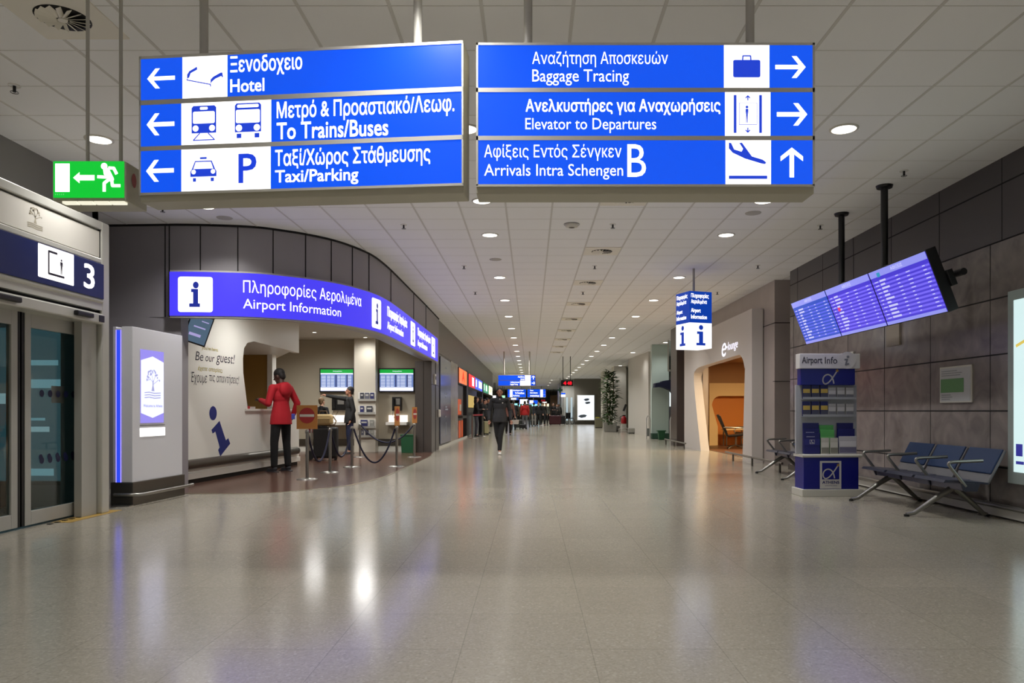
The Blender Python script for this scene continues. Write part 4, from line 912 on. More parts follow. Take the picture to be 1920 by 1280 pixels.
def alpha2d(m, r, y, lw):
    """loop of an alpha with a long stroke ending in a star"""
    q = lambda u, v: (r[0]+(r[2]-r[0])*u, r[1]+(r[3]-r[1])*v)
    P = [q(1-.05, .92), q(.8, .66), q(.6, .36), q(.38, .1), q(.16, .0), q(.03, .14), q(.02, .36), q(.12, .56), q(.32, .66), q(.52, .58), q(.66, .36), q(.74, .02)]
    P = [(p.x, p.y) for p in crom([Vector(p) for p in P], 5)]; m.cur = 0; m.stroke(P, lw, y); m.cur = 1; c = q(.96, .94); s_ = lw*1.5
    m.flat([(c[0]+(s_ if i % 2 == 0 else s_*.45)*sin(pi*i/5), c[1]+(s_ if i % 2 == 0 else s_*.45)*cos(pi*i/5)) for i in range(10)], y-.001)
GOLD = M('gold_star', (190, 150, 60), .4)
m = MB(); fs = lambda px, py: ((px-1507)*ys/F, zs(py)); a_, b_ = fs(1549, 719), fs(1578, 692); alpha2d(m, (a_[0], a_[1], b_[0], b_[1]), .098, .018); m.build('alpha_emblem', [SWH, GOLD], p2)
a_, b_ = fs(1537.5, 916), fs(1578, 864); m = MB(); m.rect(a_[0], a_[1], b_[0], b_[1], -.002); e_ = MB().box(a_[0], b_[0], -.003, 0, a_[1], b_[1]).build('emblem_plate', SWH, p)
m = MB(); q0 = fs(1541.5, 898.5); q1 = fs(1574, 867.5); m.rect(q0[0], q0[1], q1[0], q1[1], -.005); m.build('blue_square', SBL, e_)
m = MB(); q0 = fs(1543, 897); q1 = fs(1573, 870); alpha2d(m, (q0[0], q0[1], q1[0], q1[1]), -.0065, .016); m.build('alpha_emblem', [SWH, GOLD], e_)
m = MB(); q0 = fs(1542, 906.5); q1 = fs(1574, 901.5); text(m, 'ATHENS', q0[0], q0[1], q1[0], q1[1], -.005, .03); q0 = fs(1547, 911); q1 = fs(1570, 909.3); text(m, 'INTERNATIONAL AIRPORT', q0[0], q0[1], q1[0], q1[1], -.005); m.build('lettering', M('letter_navy', (40, 44, 120), .5), e_)
ms = t.matrix_basis if False else (Matrix.Translation((xs0, ys, 0)) @ Matrix.Rotation(R(1.5), 4, 'Z'))
CARD = {'navy and yellow': ('leaflet_navy', (22, 24, 92), (206, 178, 84), (70, 70, 92)), 'pale grey': ('leaflet_grey', (176, 176, 176), (206, 206, 206), (120, 120, 128))}
def leaflet(lb, px0, px1, py0, py1, y, cols, grp, d=.025):
    a0, b0 = fs(px0, py1); a1, b1 = fs(px1, py0)
    o = thing('leaflet_pack', lb, 'leaflets', ms @ Vector((a0, y, b0)), R(1.5), grp); w_, h = a1-a0, b1-b0; n_, c0, c1, c2 = cols
    MB().box(0, w_, 0, d, 0, h).build('pack', M(n_, c0, .4), o, .002)
    m = MB(); m.rect(.004, h*.42, w_-.004, h*.72, -.0015); m.build('cover_picture', M(n_+'_picture', c1, .4), o)
    m = MB(); m.rect(.004, h*.05, w_-.004, h*.38, -.0015); m.build('cover_text', M(n_+'_text', c2, .4), o)
    return o
for row, (y0, y1) in enumerate(((721, 747), (752, 780))):
    rn = ('upper', 'lower')[row]
    for k, px in enumerate((1512, 1529, 1546)): leaflet('navy and yellow leaflet pack, %s in the %s row of the stand' % (ORD[k], rn), px, px+14.5, y0, y1, .12, CARD['navy and yellow'], 'navy leaflet packs on the stand')
    for k, px in enumerate((1561, 1578, 1595)): leaflet('pale grey leaflet pack, %s of the pale ones in the %s row of the stand' % (ORD[k], rn), px, px+15, y0+4.5, y1, .12, CARD['pale grey'], 'pale leaflet packs on the stand')
    a0, b0 = fs(1511, y1+1); a1, b1 = fs(1611, y1-6); MB().box(a0, a1, .1, .16, b0-.004, b0).box(a0, a1, .098, .1, b0, b0+.03).build('leaflet_holder', M('clear_holder', (150, 152, 158), .3), t)
NV = ('booklet_navy', (24, 24, 98), (40, 40, 120), (30, 30, 104)); GR = ('booklet_green', (86, 168, 88), (112, 186, 110), (80, 150, 84)); PL = ('booklet_pale', (192, 190, 180), (206, 204, 196), (130, 128, 118)); WHB = ('booklet_white', (184, 182, 190), (206, 204, 210), (104, 102, 128))
GB = 'booklets on the stand shelf'
def booklet(lb, q, y, cols, d=.02): return leaflet(lb, *q, y, cols, GB, d)
for k, (py, dx) in enumerate(((793, 2), (804, 1), (812, 0))):
    o = booklet('navy booklet with wheelchair symbol on the left of the stand shelf' if k == 2 else ('rearmost' if k == 0 else 'middle')+' navy booklet in the left stack on the stand shelf', (1510.5+dx, 1541+dx, py, 851), .12-.035*k, NV)
    a0, b0 = fs(1513, py+6); m = MB(); m.rect(.03, .27 if k == 0 else (851-py)*ys/F-.05, .14, (.27 if k == 0 else (851-py)*ys/F-.05)+.008, -.002); m.build('title_line', M('title_pale', (170, 172, 200), .5), o)
    if k == 2:
        m = MB(); m.stroke([(.075,.13),(.135,.13),(.135,.18),(.075,.18),(.075,.13)], .004, -.002); m.disc(.098, .17, .007, -.002); m.stroke([(.098,.163),(.1,.148),(.115,.148),(.124,.137)], .007, -.002); m.stroke([(.096+.014*cos(a/2), .142+.012*sin(a/2)) for a in range(4, 13)], .004, -.002); m.build('wheelchair_symbol', SWH, o)
for k, (py, nm) in enumerate(((797, 'rear'), (806, 'front'))): booklet('%s green booklet in the middle of the stand shelf' % nm, (1544, 1571, py, 850), .12-.03*k, GR)
for k, px in enumerate((1543, 1560)): booklet(('left' if k == 0 else 'right')+'-hand pale narrow booklet in front of the green ones', (px, px+15, 821, 851), .045, PL)
for k, (py, dx) in enumerate(((793, 0), (804, 1))): booklet(('rear' if k == 0 else 'front')+' navy booklet in the right-hand stack on the stand shelf', (1578+dx, 1609+dx, py, 850), .12-.03*k, NV)
booklet('white brochure with grey drawings on the right end of the stand shelf', (1577.5, 1610.5, 818, 851), .05, WHB)
# ================================================================ bench seats
SEATB = M('seat_blue', (2, 42, 84), .6, bump=.2, scale=120); SEATG = M('seat_grey_edge', (120, 120, 124), .4, .3); SEATD = M('seat_dark_shell', (62, 64, 78), .4, .2)
BEAM = M('beam_grey', (118, 118, 132), .35, .5)
def bench(label, loc, rotz, n=3, w_=.64):
    """row of beam-mounted seats: local +X along the row, front towards -Y"""
    t = thing('bench_seat', label, 'bench', loc, rotz, 'beam-mounted waiting seats'); L_ = n*w_
    MB().box(0, L_, -.06, .06, .29, .37).build('beam', BEAM, t, .008)
    for k in range(n):
        x0, x1 = w_*k+.025, w_*(k+1)-.025
        sp = [(-.26, .375), (-.24, .405), (-.1, .40), (.1, .385), (.2, .375), (.2, .355), (.08, .362), (-.12, .375), (-.23, .378)]
        MB().prism([(p[0], p[1]) for p in sp], (x0,0,0), (0,1,0), (0,0,1), (x1-x0,0,0)).build('seat', SEATD, t, .004)
        b0, b1 = Vector((0, .19, .355)), Vector((0, .37, .70)); d = (b1-b0).normalized(); nrm = Vector((0, -d.z, d.y))
        rot = Matrix((Vector((1,0,0)), -nrm, d)).transposed(); Lb = (b1-b0).length
        b = MB().obox(b0+d*Lb/2+Vector(((x0+x1)/2,0,0)), (x1-x0, .03, Lb), rot).build('backrest', SEATG, t, .012)
        MB().obox(b0+d*Lb*.64+Vector(((x0+x1)/2,0,0))+nrm*.02, (x1-x0-.02, .02, Lb*.72), rot).build('pad', SEATB, b, .01)
        MB().obox(((x0+x1)/2, 0, .375), (.2, .24, .03)).build('seat_bracket', BEAM, t)
    for k in range(n+1):
        x = w_*k; pts = [(x, .0, .33), (x, .02, .42), (x, -.02, .50), (x, -.12, .565), (x, -.24, .60), (x, -.27, .615)] if 0 else [(x, -.05, .34), (x, -.13, .44), (x, -.2, .53), (x, -.22, .565), (x, -.19, .585), (x, -.05, .592), (x, .12, .60)]
        MB().tube([tuple(p) for p in crom([Vector(p) for p in pts], 4)], .017, 10).build('armrest', STEEL, t)
        MB().prism([(-.07,.29),(.06,.29),(.09,.37),(-.1,.37)], (x-.012,0,0), (0,1,0), (0,0,1), (.024,0,0)).build('beam_bracket', SEATD, t)
    for x in (w_*.45, L_-w_*.45):
        MB().tube([(x, .0, .31), (x, -.15, .22), (x, -.42, .035), (x, -.5, .02)], .022, 10, radii=[.035,.03,.022,.02]).tube([(x, .0, .31), (x, .12, .2), (x, .3, .035), (x, .34, .02)], .022, 10, radii=[.035,.03,.022,.02]).build('leg', STEEL, t)
        for y in (-.5, .34): MB().cyl((x, y, 0), (x, y, .022), .026, n=12).build('foot_pad', RUBBER, t)
    return t
bench('row of three blue-backed seats against the stone wall beside the leaflet stand', (4.42, 9.42, 0), -pi/2)
bench('row of blue-backed seats partly hidden behind the leaflet stand', (4.5, 13.5, 0), -pi/2)
# ================================================================ right wall fittings
t = thing('bumper_rail', 'low steel bumper rail along the foot of the stone wall', 'bumper rail', (4.78, 0, 0))
MB().tube([(0, -4, .13), (0, 11.4, .13)], .026, 10).build('rail', STEEL, t); MB().box(.02, .075, -4, 11.4, .02, .1).build('kick_plate', ALU, t)
for y in (-2, 0, 2, 4, 6, 8, 10, 11.3): MB().cyl((.0, y, .13), (.115, y, .13), .014, n=8).build('bracket', STEEL, t)
def low_rail(label, pts, posts_, z=.17):
    t = thing('guard_rail', label, 'guard rail', (pts[0][0], pts[0][1], 0), 0, 'low steel guard rails'); o = Vector((pts[0][0], pts[0][1], 0))
    MB().tube([Vector((*p, z))-o for p in pts], .022, 10).build('rail', STEEL, t)
    for p in posts_: MB().cyl(Vector((*p, 0))-o, Vector((*p, z))-o, .02, n=10).build('post', STEELD, t)
low_rail('low steel guard rail in front of the near end of the lounge wall', [(4.42, 16.9), (4.42, 15.2), (4.45, 13.2)], [(4.44, 13.3), (4.42, 14.9), (4.42, 16.3)])
low_rail('low steel guard rail at the far side of the lounge entrance', [(4.42, 21.3), (4.42, 22.7), (4.42, 24.6)], [(4.42, 21.5), (4.42, 23), (4.42, 24.4)])
# notice board on the wall (facing -X)
fW = Face((4.9, 8.9, 0), (0,-1,0), (0,0,1))
def wl(px, py): return fW.px(px, py)
t = thing('wall_notice', 'small framed green and white notice on the stone wall above the seats', 'notice', (4.9, 8.9, 0), -pi/2)
a0, z1 = wl(1765, 689); a1, _ = wl(1825, 685); _, z0 = wl(1765, 755)
f_ = MB().box(a0, a1, -.02, 0, z0, z1).build('frame', ALU, t, .003); g = MB().box(a0+.02, a1-.02, -.023, -.02, z0+.015, z1-.02).build('sheet', M('notice_white', (186, 188, 190), .4), t)
m = MB(); wN = a1-a0; hN = z1-z0; m.rect(a0+.03, z0+hN*.28, a1-wN*.22, z0+hN*.66, -.025); m.build('green_field', M('notice_green', (92, 140, 88), .5), g)
m = MB(); text(m, 'ΕΙΣΙΤΗΡΙΑ', a0+.05, z0+hN*.7, a1-.2, z0+hN*.78, -.025, .02); text(m, 'TICKETS', a0+.05, z0+hN*.8, a1-.3, z0+hN*.87, -.025, .02) if 0 else m.rect(a0+.05, z0+hN*.8, a1-.3, z0+hN*.84, -.025)
m = MB()
for v, w1 in ((.86,.5),(.8,.65),(.74,.6),(.2,.3),(.14,.35),(.08,.28)): m.rect(a0+.05, z0+hN*v, a0+.05+wN*w1, z0+hN*(v+.025), -.0255)
m.build('text_lines', M('notice_grey', (140, 144, 146), .5), g)
t = thing('wall_plate', 'pale rectangular sign plate on the stone wall under the flight screens', 'sign plate', (4.9, 8.9, 0), -pi/2)
a0, z1 = wl(1665, 610); a1, z0 = wl(1690, 646); MB().box(a0, a1, -.03, 0, z0, z1).build('plate', M('plate_beige', (150, 140, 128), .5), t, .003)
t = thing('poster_frame', 'dull reddish framed poster on the stone wall behind the leaflet stand', 'poster', (4.9, 8.9, 0), -pi/2)
a0, z1 = wl(1521, 640); a1, z0 = wl(1603, 664); z1 = 2.0; z0 = 1.2
f_ = MB().box(a0, a1, -.03, 0, z0, z1).build('frame', ALU, t, .004); s_ = MB().box(a0+.04, a1-.04, -.034, -.03, z0+.04, z1-.04).build('sheet', M('poster_pink', (146, 116, 116), .5), t)
m = MB()
for k, c in enumerate((.1, .3, .52, .72)): m.rect(a0+(a1-a0)*c, z0+.3, a0+(a1-a0)*(c+.16), z1-.12, -.036)
m.build('poster_figures', M('poster_dark', (96, 60, 64), .5), s_)
t = thing('light_box', 'tall backlit white poster case on the stone wall at the right edge', 'light box', (4.89, 7.6, 0), -pi/2)
fw2 = Face((4.82, 7.6, 0), (0,-1,0), (0,0,1)); a0, z1 = fw2.px(1891, 547); _, z0 = fw2.px(1891, 905)
MB().box(a0, a0+1.3, -.08, 0, z0, z1).build('case', M('case_grey', (150, 162, 160), .4), t, .006)
p = MB().box(a0+.1, a0+1.2, -.084, -.08, z0+.12, z1-.1).build('lit_poster', M('poster_white', (214, 240, 240), .3, 0, .95), t)
m = MB(); m.stroke([(a0+.14, 1.74), (a0+.3, 1.79), (a0+.6, 1.8)], .03, -.087); m.build('yellow_curve', M('poster_yellow', (226, 200, 90), .4, 0, .9), p)
m = MB(); m.rect(a0+.14, z0+.28, a0+.24, z0+.4, -.087).rect(a0+.14, z0+.2, a0+.26, z0+.23, -.087); m.build('blue_mark', M('poster_mark', (50, 50, 150), .4, 0, .8), p)
# ================================================================ lounge entrance
t = thing('lounge_portal', 'white slab doorway with slanted rounded opening and e-lounge lettering', 'doorway', (4.65, 22.6, 0), -pi/2)
fP = Face((4.65, 22.6, 0), (0,-1,0), (0,0,1)); LP = 22.6-15.7; Hh = 3.25
opn = [fP.px(*p) for p in ((1314,848),(1303,740),(1301,705),(1304,694),(1312,688),(1340,679),(1380,666.5),(1388,666),(1393,675),(1396,690),(1396.5,700),(1392,860))]
opn = [(a, max(0, b)) for a, b in opn]; opn[0] = (opn[0][0], 0); opn[-1] = (opn[-1][0], 0)
op_ = [(p.x, max(0, p.y)) for p in crom([Vector(p) for p in opn], 6)]
g = MB(); dd = (0,.235,0)
g.prism([(0,0)] + op_[:25] + [(op_[24][0], Hh), (0,Hh)], (0,0,0), (1,0,0), (0,0,1), dd)
g.prism(op_[24:43] + [(op_[42][0], Hh), (op_[24][0], Hh)], (0,0,0), (1,0,0), (0,0,1), dd)
g.prism(op_[42:] + [(LP,0),(LP,Hh),(op_[42][0],Hh)], (0,0,0), (1,0,0), (0,0,1), dd)
g.build('portal_slab', M('portal_white', (208, 202, 196), .45), t)
m = MB(); a0, z1 = fP.px(1354, 640); a1, z0 = fP.px(1384, 660)
LN = M('lounge_letters', (240, 238, 255), .3, 0, 1.3)
e0, et = fP.px(1353.5, 640); e1, eb = fP.px(1361.5, 668); lb1, lbb = fP.px(1383.5, 661)
ze = (fP.px(1359,640)[1], fP.px(1359,668)[1]); zl = (fP.px(1375,638)[1], fP.px(1375,661)[1])
text(m, 'e', e0, ze[1], e1, ze[0]-.03, -.004, .0, .2); text(m, '-', e1+.03, (zl[0]+zl[1])/2+.02, e1+.12, (zl[0]+zl[1])/2+.05, -.004, .02); text(m, 'lounge', e1+.16, zl[1]+.03, lb1, zl[0], -.004, .0, .2); m.build('lettering', LN, t)
# armchairs in the lounge
LEA = M('black_leather', (20, 18, 18), .35)
def armchair(label, x, y, rz):
    t = thing('lounge_chair', label, 'armchair', (x, y, 0), rz, 'black lounge armchairs')
    MB().prism([(-.3,.4),(.22,.34),(.26,.4),(-.28,.47)], (-.27,0,0), (0,1,0), (0,0,1), (.54,0,0)).build('seat', LEA, t, .02)
    MB().prism([(.2,.34),(.28,.38),(.55,.98),(.5,1.0),(.44,.95)], (-.27,0,0), (0,1,0), (0,0,1), (.54,0,0)).build('backrest', LEA, t, .015)
    for s in (-1, 1): MB().tube([(s*.3,-.2,.3),(s*.31,-.3,.5),(s*.31,-.22,.6),(s*.31,.1,.62),(s*.31,.36,.62)], .018, 10).build('armrest', STEEL, t)
    MB().cyl((0,0,.1),(0,0,.4),.03,n=12).build('column', STEEL, t)
    for k in range(4): a = pi/4+pi/2*k; MB().tube([(0,0,.12),(.2*cos(a),.2*sin(a),.07),(.33*cos(a),.33*sin(a),.015)], .018, 8).build('foot', STEEL, t)
armchair('black reclined armchair in the lounge seen from its side', PX(1380,21.6), 21.6, R(78)); armchair('black armchair in the lounge half hidden by the doorway slab', PX(1397,22.8), 22.5, R(-80))
t = thing('side_table', 'pale low table between the lounge armchairs', 'table', (PX(1378,23.2), 23.3, 0))
MB().box(-.35,.35,-.25,.25,.5,.54).build('table_top', CRW, t, .01)
for x in (-.28,.28):
    for y in (-.18,.18): MB().cyl((x,y,0),(x,y,.5),.02,n=10).build('leg', STEEL, t)
# ================================================================ people
SKIN = {'light': (196, 150, 126), 'tan': (150, 104, 80), 'dark': (74, 48, 38)}
def remesh(o, vox, it=5):
    m = o.modifiers.new('remesh', 'REMESH'); m.mode = 'VOXEL'; m.voxel_size = vox; m.use_smooth_shade = True
    s = o.modifiers.new('smooth', 'SMOOTH'); s.factor = .5; s.iterations = it
def lerp(a, b, f): return Vector(a).lerp(Vector(b), f)
def person(label, loc, rotz, h, pose, top, legs, hair, skin='light', shoe=(20,20,22), vox=.012, group=None, hood=False, long_hair=False, name_top='jacket', hem=.86, wide=1.0, collar=None, yoke=None):
    """standing figure, front towards local -Y; pose gives joints for a 1.75 m body"""
    k = h/1.75; t = thing('person', label, 'person', loc, rotz, group)
    J = dict(pel=(0,0,.94), chest=(0,0,1.26), neck=(0,.01,1.45), head=(0,-.015,1.625),
             ls=(.19,0,1.41), rs=(-.19,0,1.41), lh=(.095,0,.92), rh=(-.095,0,.92),
             le=(.25,.03,1.13), lw=(.25,-.06,.88), re=(-.25,.03,1.13), rw=(-.25,-.06,.88),
             lk=(.1,-.02,.50), la=(.1,.02,.085), rk=(-.1,-.02,.50), ra=(-.1,.02,.085))
    J.update(pose); yaw = J.pop('yaw', 0.); pitch = J.pop('pitch', 0.)
    J = {a: Vector(b) for a, b in J.items()}
    S = lambda p: Vector(p)*k
    hr = Matrix.Rotation(R(yaw), 3, 'Z') @ Matrix.Rotation(R(pitch), 3, 'X')
    sk = M('skin_'+skin, SKIN[skin], .55)
    g = MB(); hd = J['head']
    def E(m, c, r, rot=None, n=14): m.ell(S(c), [v*k for v in (r if hasattr(r,'__len__') else (r,)*3)], n, 10, rot)
    def C(m, a, b, r0, r1): m.cap(S(a), S(b), r0*k, r1*k)
    H = lambda v: hd + hr @ Vector(v)
    E(g, H((0,.012,.025)), (.074,.094,.098), hr); E(g, H((0,-.03,-.045)), (.055,.058,.068), hr); E(g, H((0,-.06,-.085)), (.03,.025,.022), hr)
    g.cyl(S(H((0,-.078,.02))), S(H((0,-.108,-.025))), .008*k, .016*k, 8); 
    for s in (-1, 1): E(g, H((s*.076,.012,-.01)), (.012,.022,.034), hr, 8)
    C(g, J['neck'], H((0,.015,-.06)), .056, .052)
    E(g, lerp(J['chest'], J['neck'], .15), (.155*wide,.1,.19)); E(g, lerp(J['pel'], J['chest'], .4), (.135*wide,.095,.19)); E(g, J['pel'], (.15*wide,.105,.12)); C(g, J['ls'], J['rs'], .06, .06)
    for s in 'lr':
        C(g, J[s+'s'], J[s+'e'], .05, .038); C(g, J[s+'e'], J[s+'w'], .038, .027)
        C(g, J[s+'h'], J[s+'k'], .082, .052); C(g, J[s+'k'], J[s+'a'], .054, .036)
        d = (J[s+'w']-J[s+'e']).normalized(); side = d.cross(Vector((0,0,1)) if abs(d.z) < .8 else Vector((0,1,0))).normalized(); nrm = d.cross(side).normalized(); w0 = J[s+'w']
        pc = w0 + d*.055; C(g, w0+d*.02, pc+d*.015, .025, .026)
        for q in range(4):
            b0 = pc + d*.03 + side*(.0225-.015*q); L_ = (.066,.075,.07,.056)[q]; b1 = b0 + d*L_*.55 + nrm*.01; b2 = b1 + (d*.55+nrm*.83)*L_*.5
            C(g, b0, b1, .0088, .0082); C(g, b1, b2, .0082, .0074)
        C(g, w0+d*.03+side*.02, w0+d*.065+side*.043, .011, .0095); C(g, w0+d*.065+side*.043, w0+d*.09+side*.043+nrm*.012, .0095, .0085)
        a = J[s+'a']; C(g, a, a+Vector((0,-.08,-.045)), .036, .03)
    b = g.build('body', sk, t); remesh(b, vox*.62, 3)
    m = MB()                                              # eyes and mouth
    for s in (-1, 1): E(m, H((s*.032,-.078,.022)), (.012,.007,.007), hr, 8)
    m.build('eyes', M('eye_dark', (28,22,20), .3), t)
    m = MB(); E(m, H((0,-.084,-.052)), (.022,.008,.006), hr, 8); m.build('mouth', M('lips', (120,66,60), .5), t)
    m = MB(); E(m, H((0,.026,.05)), (.084,.098,.088), hr); E(m, H((0,.06,-.005)), (.07,.055,.075), hr)
    if long_hair:
        E(m, H((0,.075,-.09)), (.085,.05,.14), hr)
        for s in (-1, 1): E(m, H((s*.07,.03,-.06)), (.025,.045,.11), hr)
    if pose.get('bun'): pass
    hm = m.build('hair', M('hair_%d_%d_%d' % hair, hair, .7), t); remesh(hm, vox*.8, 2)
    m = MB()                                              # upper garment
    c0, c1 = J['chest'], J['neck']; z_hem = hem; hw = 1+(wide-1)*.5
    E(m, lerp(c0, c1, .1), (.170*wide,.118,.2)); E(m, lerp(J['pel'], c0, .5), (.155*wide,.115,.24)); C(m, lerp(J['ls'],J['rs'],.06), lerp(J['ls'],J['rs'],.94), .068, .068); C(m, c1-Vector((0,0,.06)), c1+Vector((0,.005,-.005)), .085, .075)
    hc = J['pel'] + Vector((0,0,z_hem-.94)); m.lathe([(.001,z_hem*k),(.202*k*hw,z_hem*k),(.19*k*hw,(z_hem+.14)*k),(.15*k,(z_hem+.32)*k),(.001,(z_hem+.32)*k)], (J['pel'].x*k, J['pel'].y*k, 0), 20)
    for i, v in enumerate(m.v):                           # flatten the hem front to back
        if i >= len(m.v)-100: m.v[i] = (v[0], (v[1]-J['pel'].y*k)*.76+J['pel'].y*k, v[2])
    for s in 'lr':
        C(m, J[s+'s'], J[s+'e'], .066, .056); C(m, J[s+'e'], lerp(J[s+'e'],J[s+'w'],.94), .056, .043)
    if hood: E(m, c1+Vector((0,.10,-.06)), (.13,.075,.13)); E(m, c1+Vector((0,.085,.0)), (.115,.07,.07)); C(m, c1+Vector((.085,.0,.0)), c1+Vector((.03,-.07,-.05)), .04, .035); C(m, c1+Vector((-.085,.0,.0)), c1+Vector((-.03,-.07,-.05)), .04, .035)
    jm = m.build(name_top, M('cloth_%d_%d_%d' % top, top, .8, bump=.25, scale=45), t); remesh(jm, vox, 4)
    if collar: 
        m = MB(); E(m, c1+Vector((0,-.065,-.07)), (.035,.035,.09)); m.build('shirt_front', M('cloth_%d_%d_%d' % collar, collar, .8), t)
    if yoke:
        m = MB(); C(m, J['ls']+Vector((-.02,0,.0)), J['rs']+Vector((.02,0,.0)), .076, .076); E(m, lerp(c0, c1, .55), (.165*wide,.128,.10)); C(m, c1-Vector((0,0,.05)), c1+Vector((0,.0,.03)), .088, .074)
        remesh(m.build('yoke', M('cloth_%d_%d_%d' % yoke, yoke, .8), t), vox, 4); m = MB(); E(m, lerp(c0, c1, .45)+Vector((.07,-.125,0)), (.02,.006,.012)); m.build('chest_mark', WHITE, t)
    m = MB()                                              # trousers
    E(m, J['pel']+Vector((0,0,-.01)), (.16*wide,.118,.125))
    for s in 'lr': C(m, J[s+'h'], J[s+'k'], .096, .068); C(m, J[s+'k'], lerp(J[s+'k'],J[s+'a'],.93), .068, .056)
    tm = m.build('trousers', M('cloth_%d_%d_%d' % legs, legs, .85, bump=.2, scale=40), t); remesh(tm, vox, 4)
    for s in 'lr':
        a = J[s+'a']; f = J.get(s+'toe', Vector((0,-1,0))) ; f = Vector(f).normalized(); m = MB()
        zt = a.z-.085
        E(m, a+Vector((0,0,-.03))+f*.0, (.044,.055,.055)); C(m, a+Vector((0,0,-.045)), a+f*.13+Vector((0,0,-.053)), .04, .032)
        m.obox(S(a+f*.055+Vector((0,0,-.076))), (.08*k,.26*k,.018*k), Matrix.Rotation(math.atan2(f.y,f.x)+pi/2, 3, 'Z'))
        sm_ = m.build('shoe', M('shoe_%d_%d_%d' % shoe, shoe, .6), t); remesh(sm_, vox*.7, 2)
    return t
def at(px, py): y = YF(py); return (PX(px, y), y, 0)
WALK = dict(lk=(.09,-.16,.52), la=(.085,-.12,.10), rk=(-.08,-.05,.49), ra=(-.07,.26,.16), le=(.27,.10,1.15), lw=(.30,-.02,.90), re=(-.27,-.02,1.14), rw=(-.27,-.18,.93))
HOLD = dict(le=(.25,-.05,1.14), lw=(.12,-.25,1.18), re=(-.25,-.05,1.14), rw=(-.12,-.25,1.18))
x, y, _ = at(525, 884)
person('man in a red hooded jacket and black trousers standing at the white counter', (x+.02, y, 0), R(-118), 1.87,
    dict(le=(.27,-.01,1.15), lw=(.20,-.27,1.21), re=(-.30,.07,1.16), rw=(-.29,-.02,.96), yaw=18, pitch=22, head=(0,-.05,1.61), lk=(.13,-.02,.5), la=(.15,.0,.085), rk=(-.12,.0,.5), ra=(-.13,.03,.085)),
    (176, 18, 34), (14, 14, 16), (22, 18, 16), 'dark', (44, 44, 48), .010, hood=True, name_top='hooded_jacket', hem=.80)
t = thing('phone_in_hand', 'small light blue phone held in the right hand of the man in red', 'phone', (x+.27, y-.1, 1.0), .4); MB().box(-.03,.03,-.006,.006,-.05,.05).build('body', M('phone_blue', (70,80,170), .3), t, .004)
person('man in a black jacket pointing at the wall with a raised arm', (PX(657,19.2), 19.15, 0), R(-68), 1.72,
    dict(rs=(-.19,-.03,1.43), re=(-.27,-.30,1.47), rw=(-.30,-.56,1.52), le=(.25,.06,1.13), lw=(.24,-.02,.88), yaw=-4, pitch=-6),
    (22, 22, 22), (26, 34, 66), (30, 24, 22), 'tan', (26, 26, 30), .011, hem=.80, collar=(120, 118, 112))
person('short fair-haired person in a black coat behind the black suitcase', (PX(602,17.8), 17.85, 0), R(150), 1.42,
    dict(le=(.26,-.02,1.14), lw=(.12,-.2,1.16), re=(-.26,-.02,1.14), rw=(-.14,-.2,1.12), yaw=6, pitch=-8), (16, 16, 20), (22, 22, 26), (112, 88, 60), 'light', (20, 20, 20), .011, hem=.70)
cc = fC0 + ct*2.02 + Vector((-ct.y, ct.x))*.75
person('desk clerk in white with dark hair, mostly hidden behind the counter wall', (cc.x, cc.y, 0), R(60), 1.36, dict(HOLD, yaw=10, pitch=14), (206, 204, 198), (40, 40, 46), (30, 22, 18), 'tan', (20,20,20), .012)
x, y, _ = at(937, 851)
person('man in a black and charcoal pullover walking towards the viewer', (x, y, 0), R(4), 1.69,
    dict(lk=(.02,-.10,.5), la=(-.01,-.20,.10), rk=(-.06,-.02,.49), ra=(.02,.22,.17), ls=(.2,0,1.41), rs=(-.2,0,1.41), le=(.27,.06,1.14), lw=(.29,-.05,.9), re=(-.27,.06,1.14), rw=(-.28,-.05,.9), yaw=-4, ltoe=(0,-1,0)),
    (40, 40, 42), (12, 12, 13), (20, 16, 15), 'tan', (214, 212, 206), .010, name_top='pullover', hem=.84, wide=1.08, yoke=(12,12,13), collar=(140,130,126))
wm = bpy.data.objects[-1] if False else None
FP = 'people in the far part of the hall'
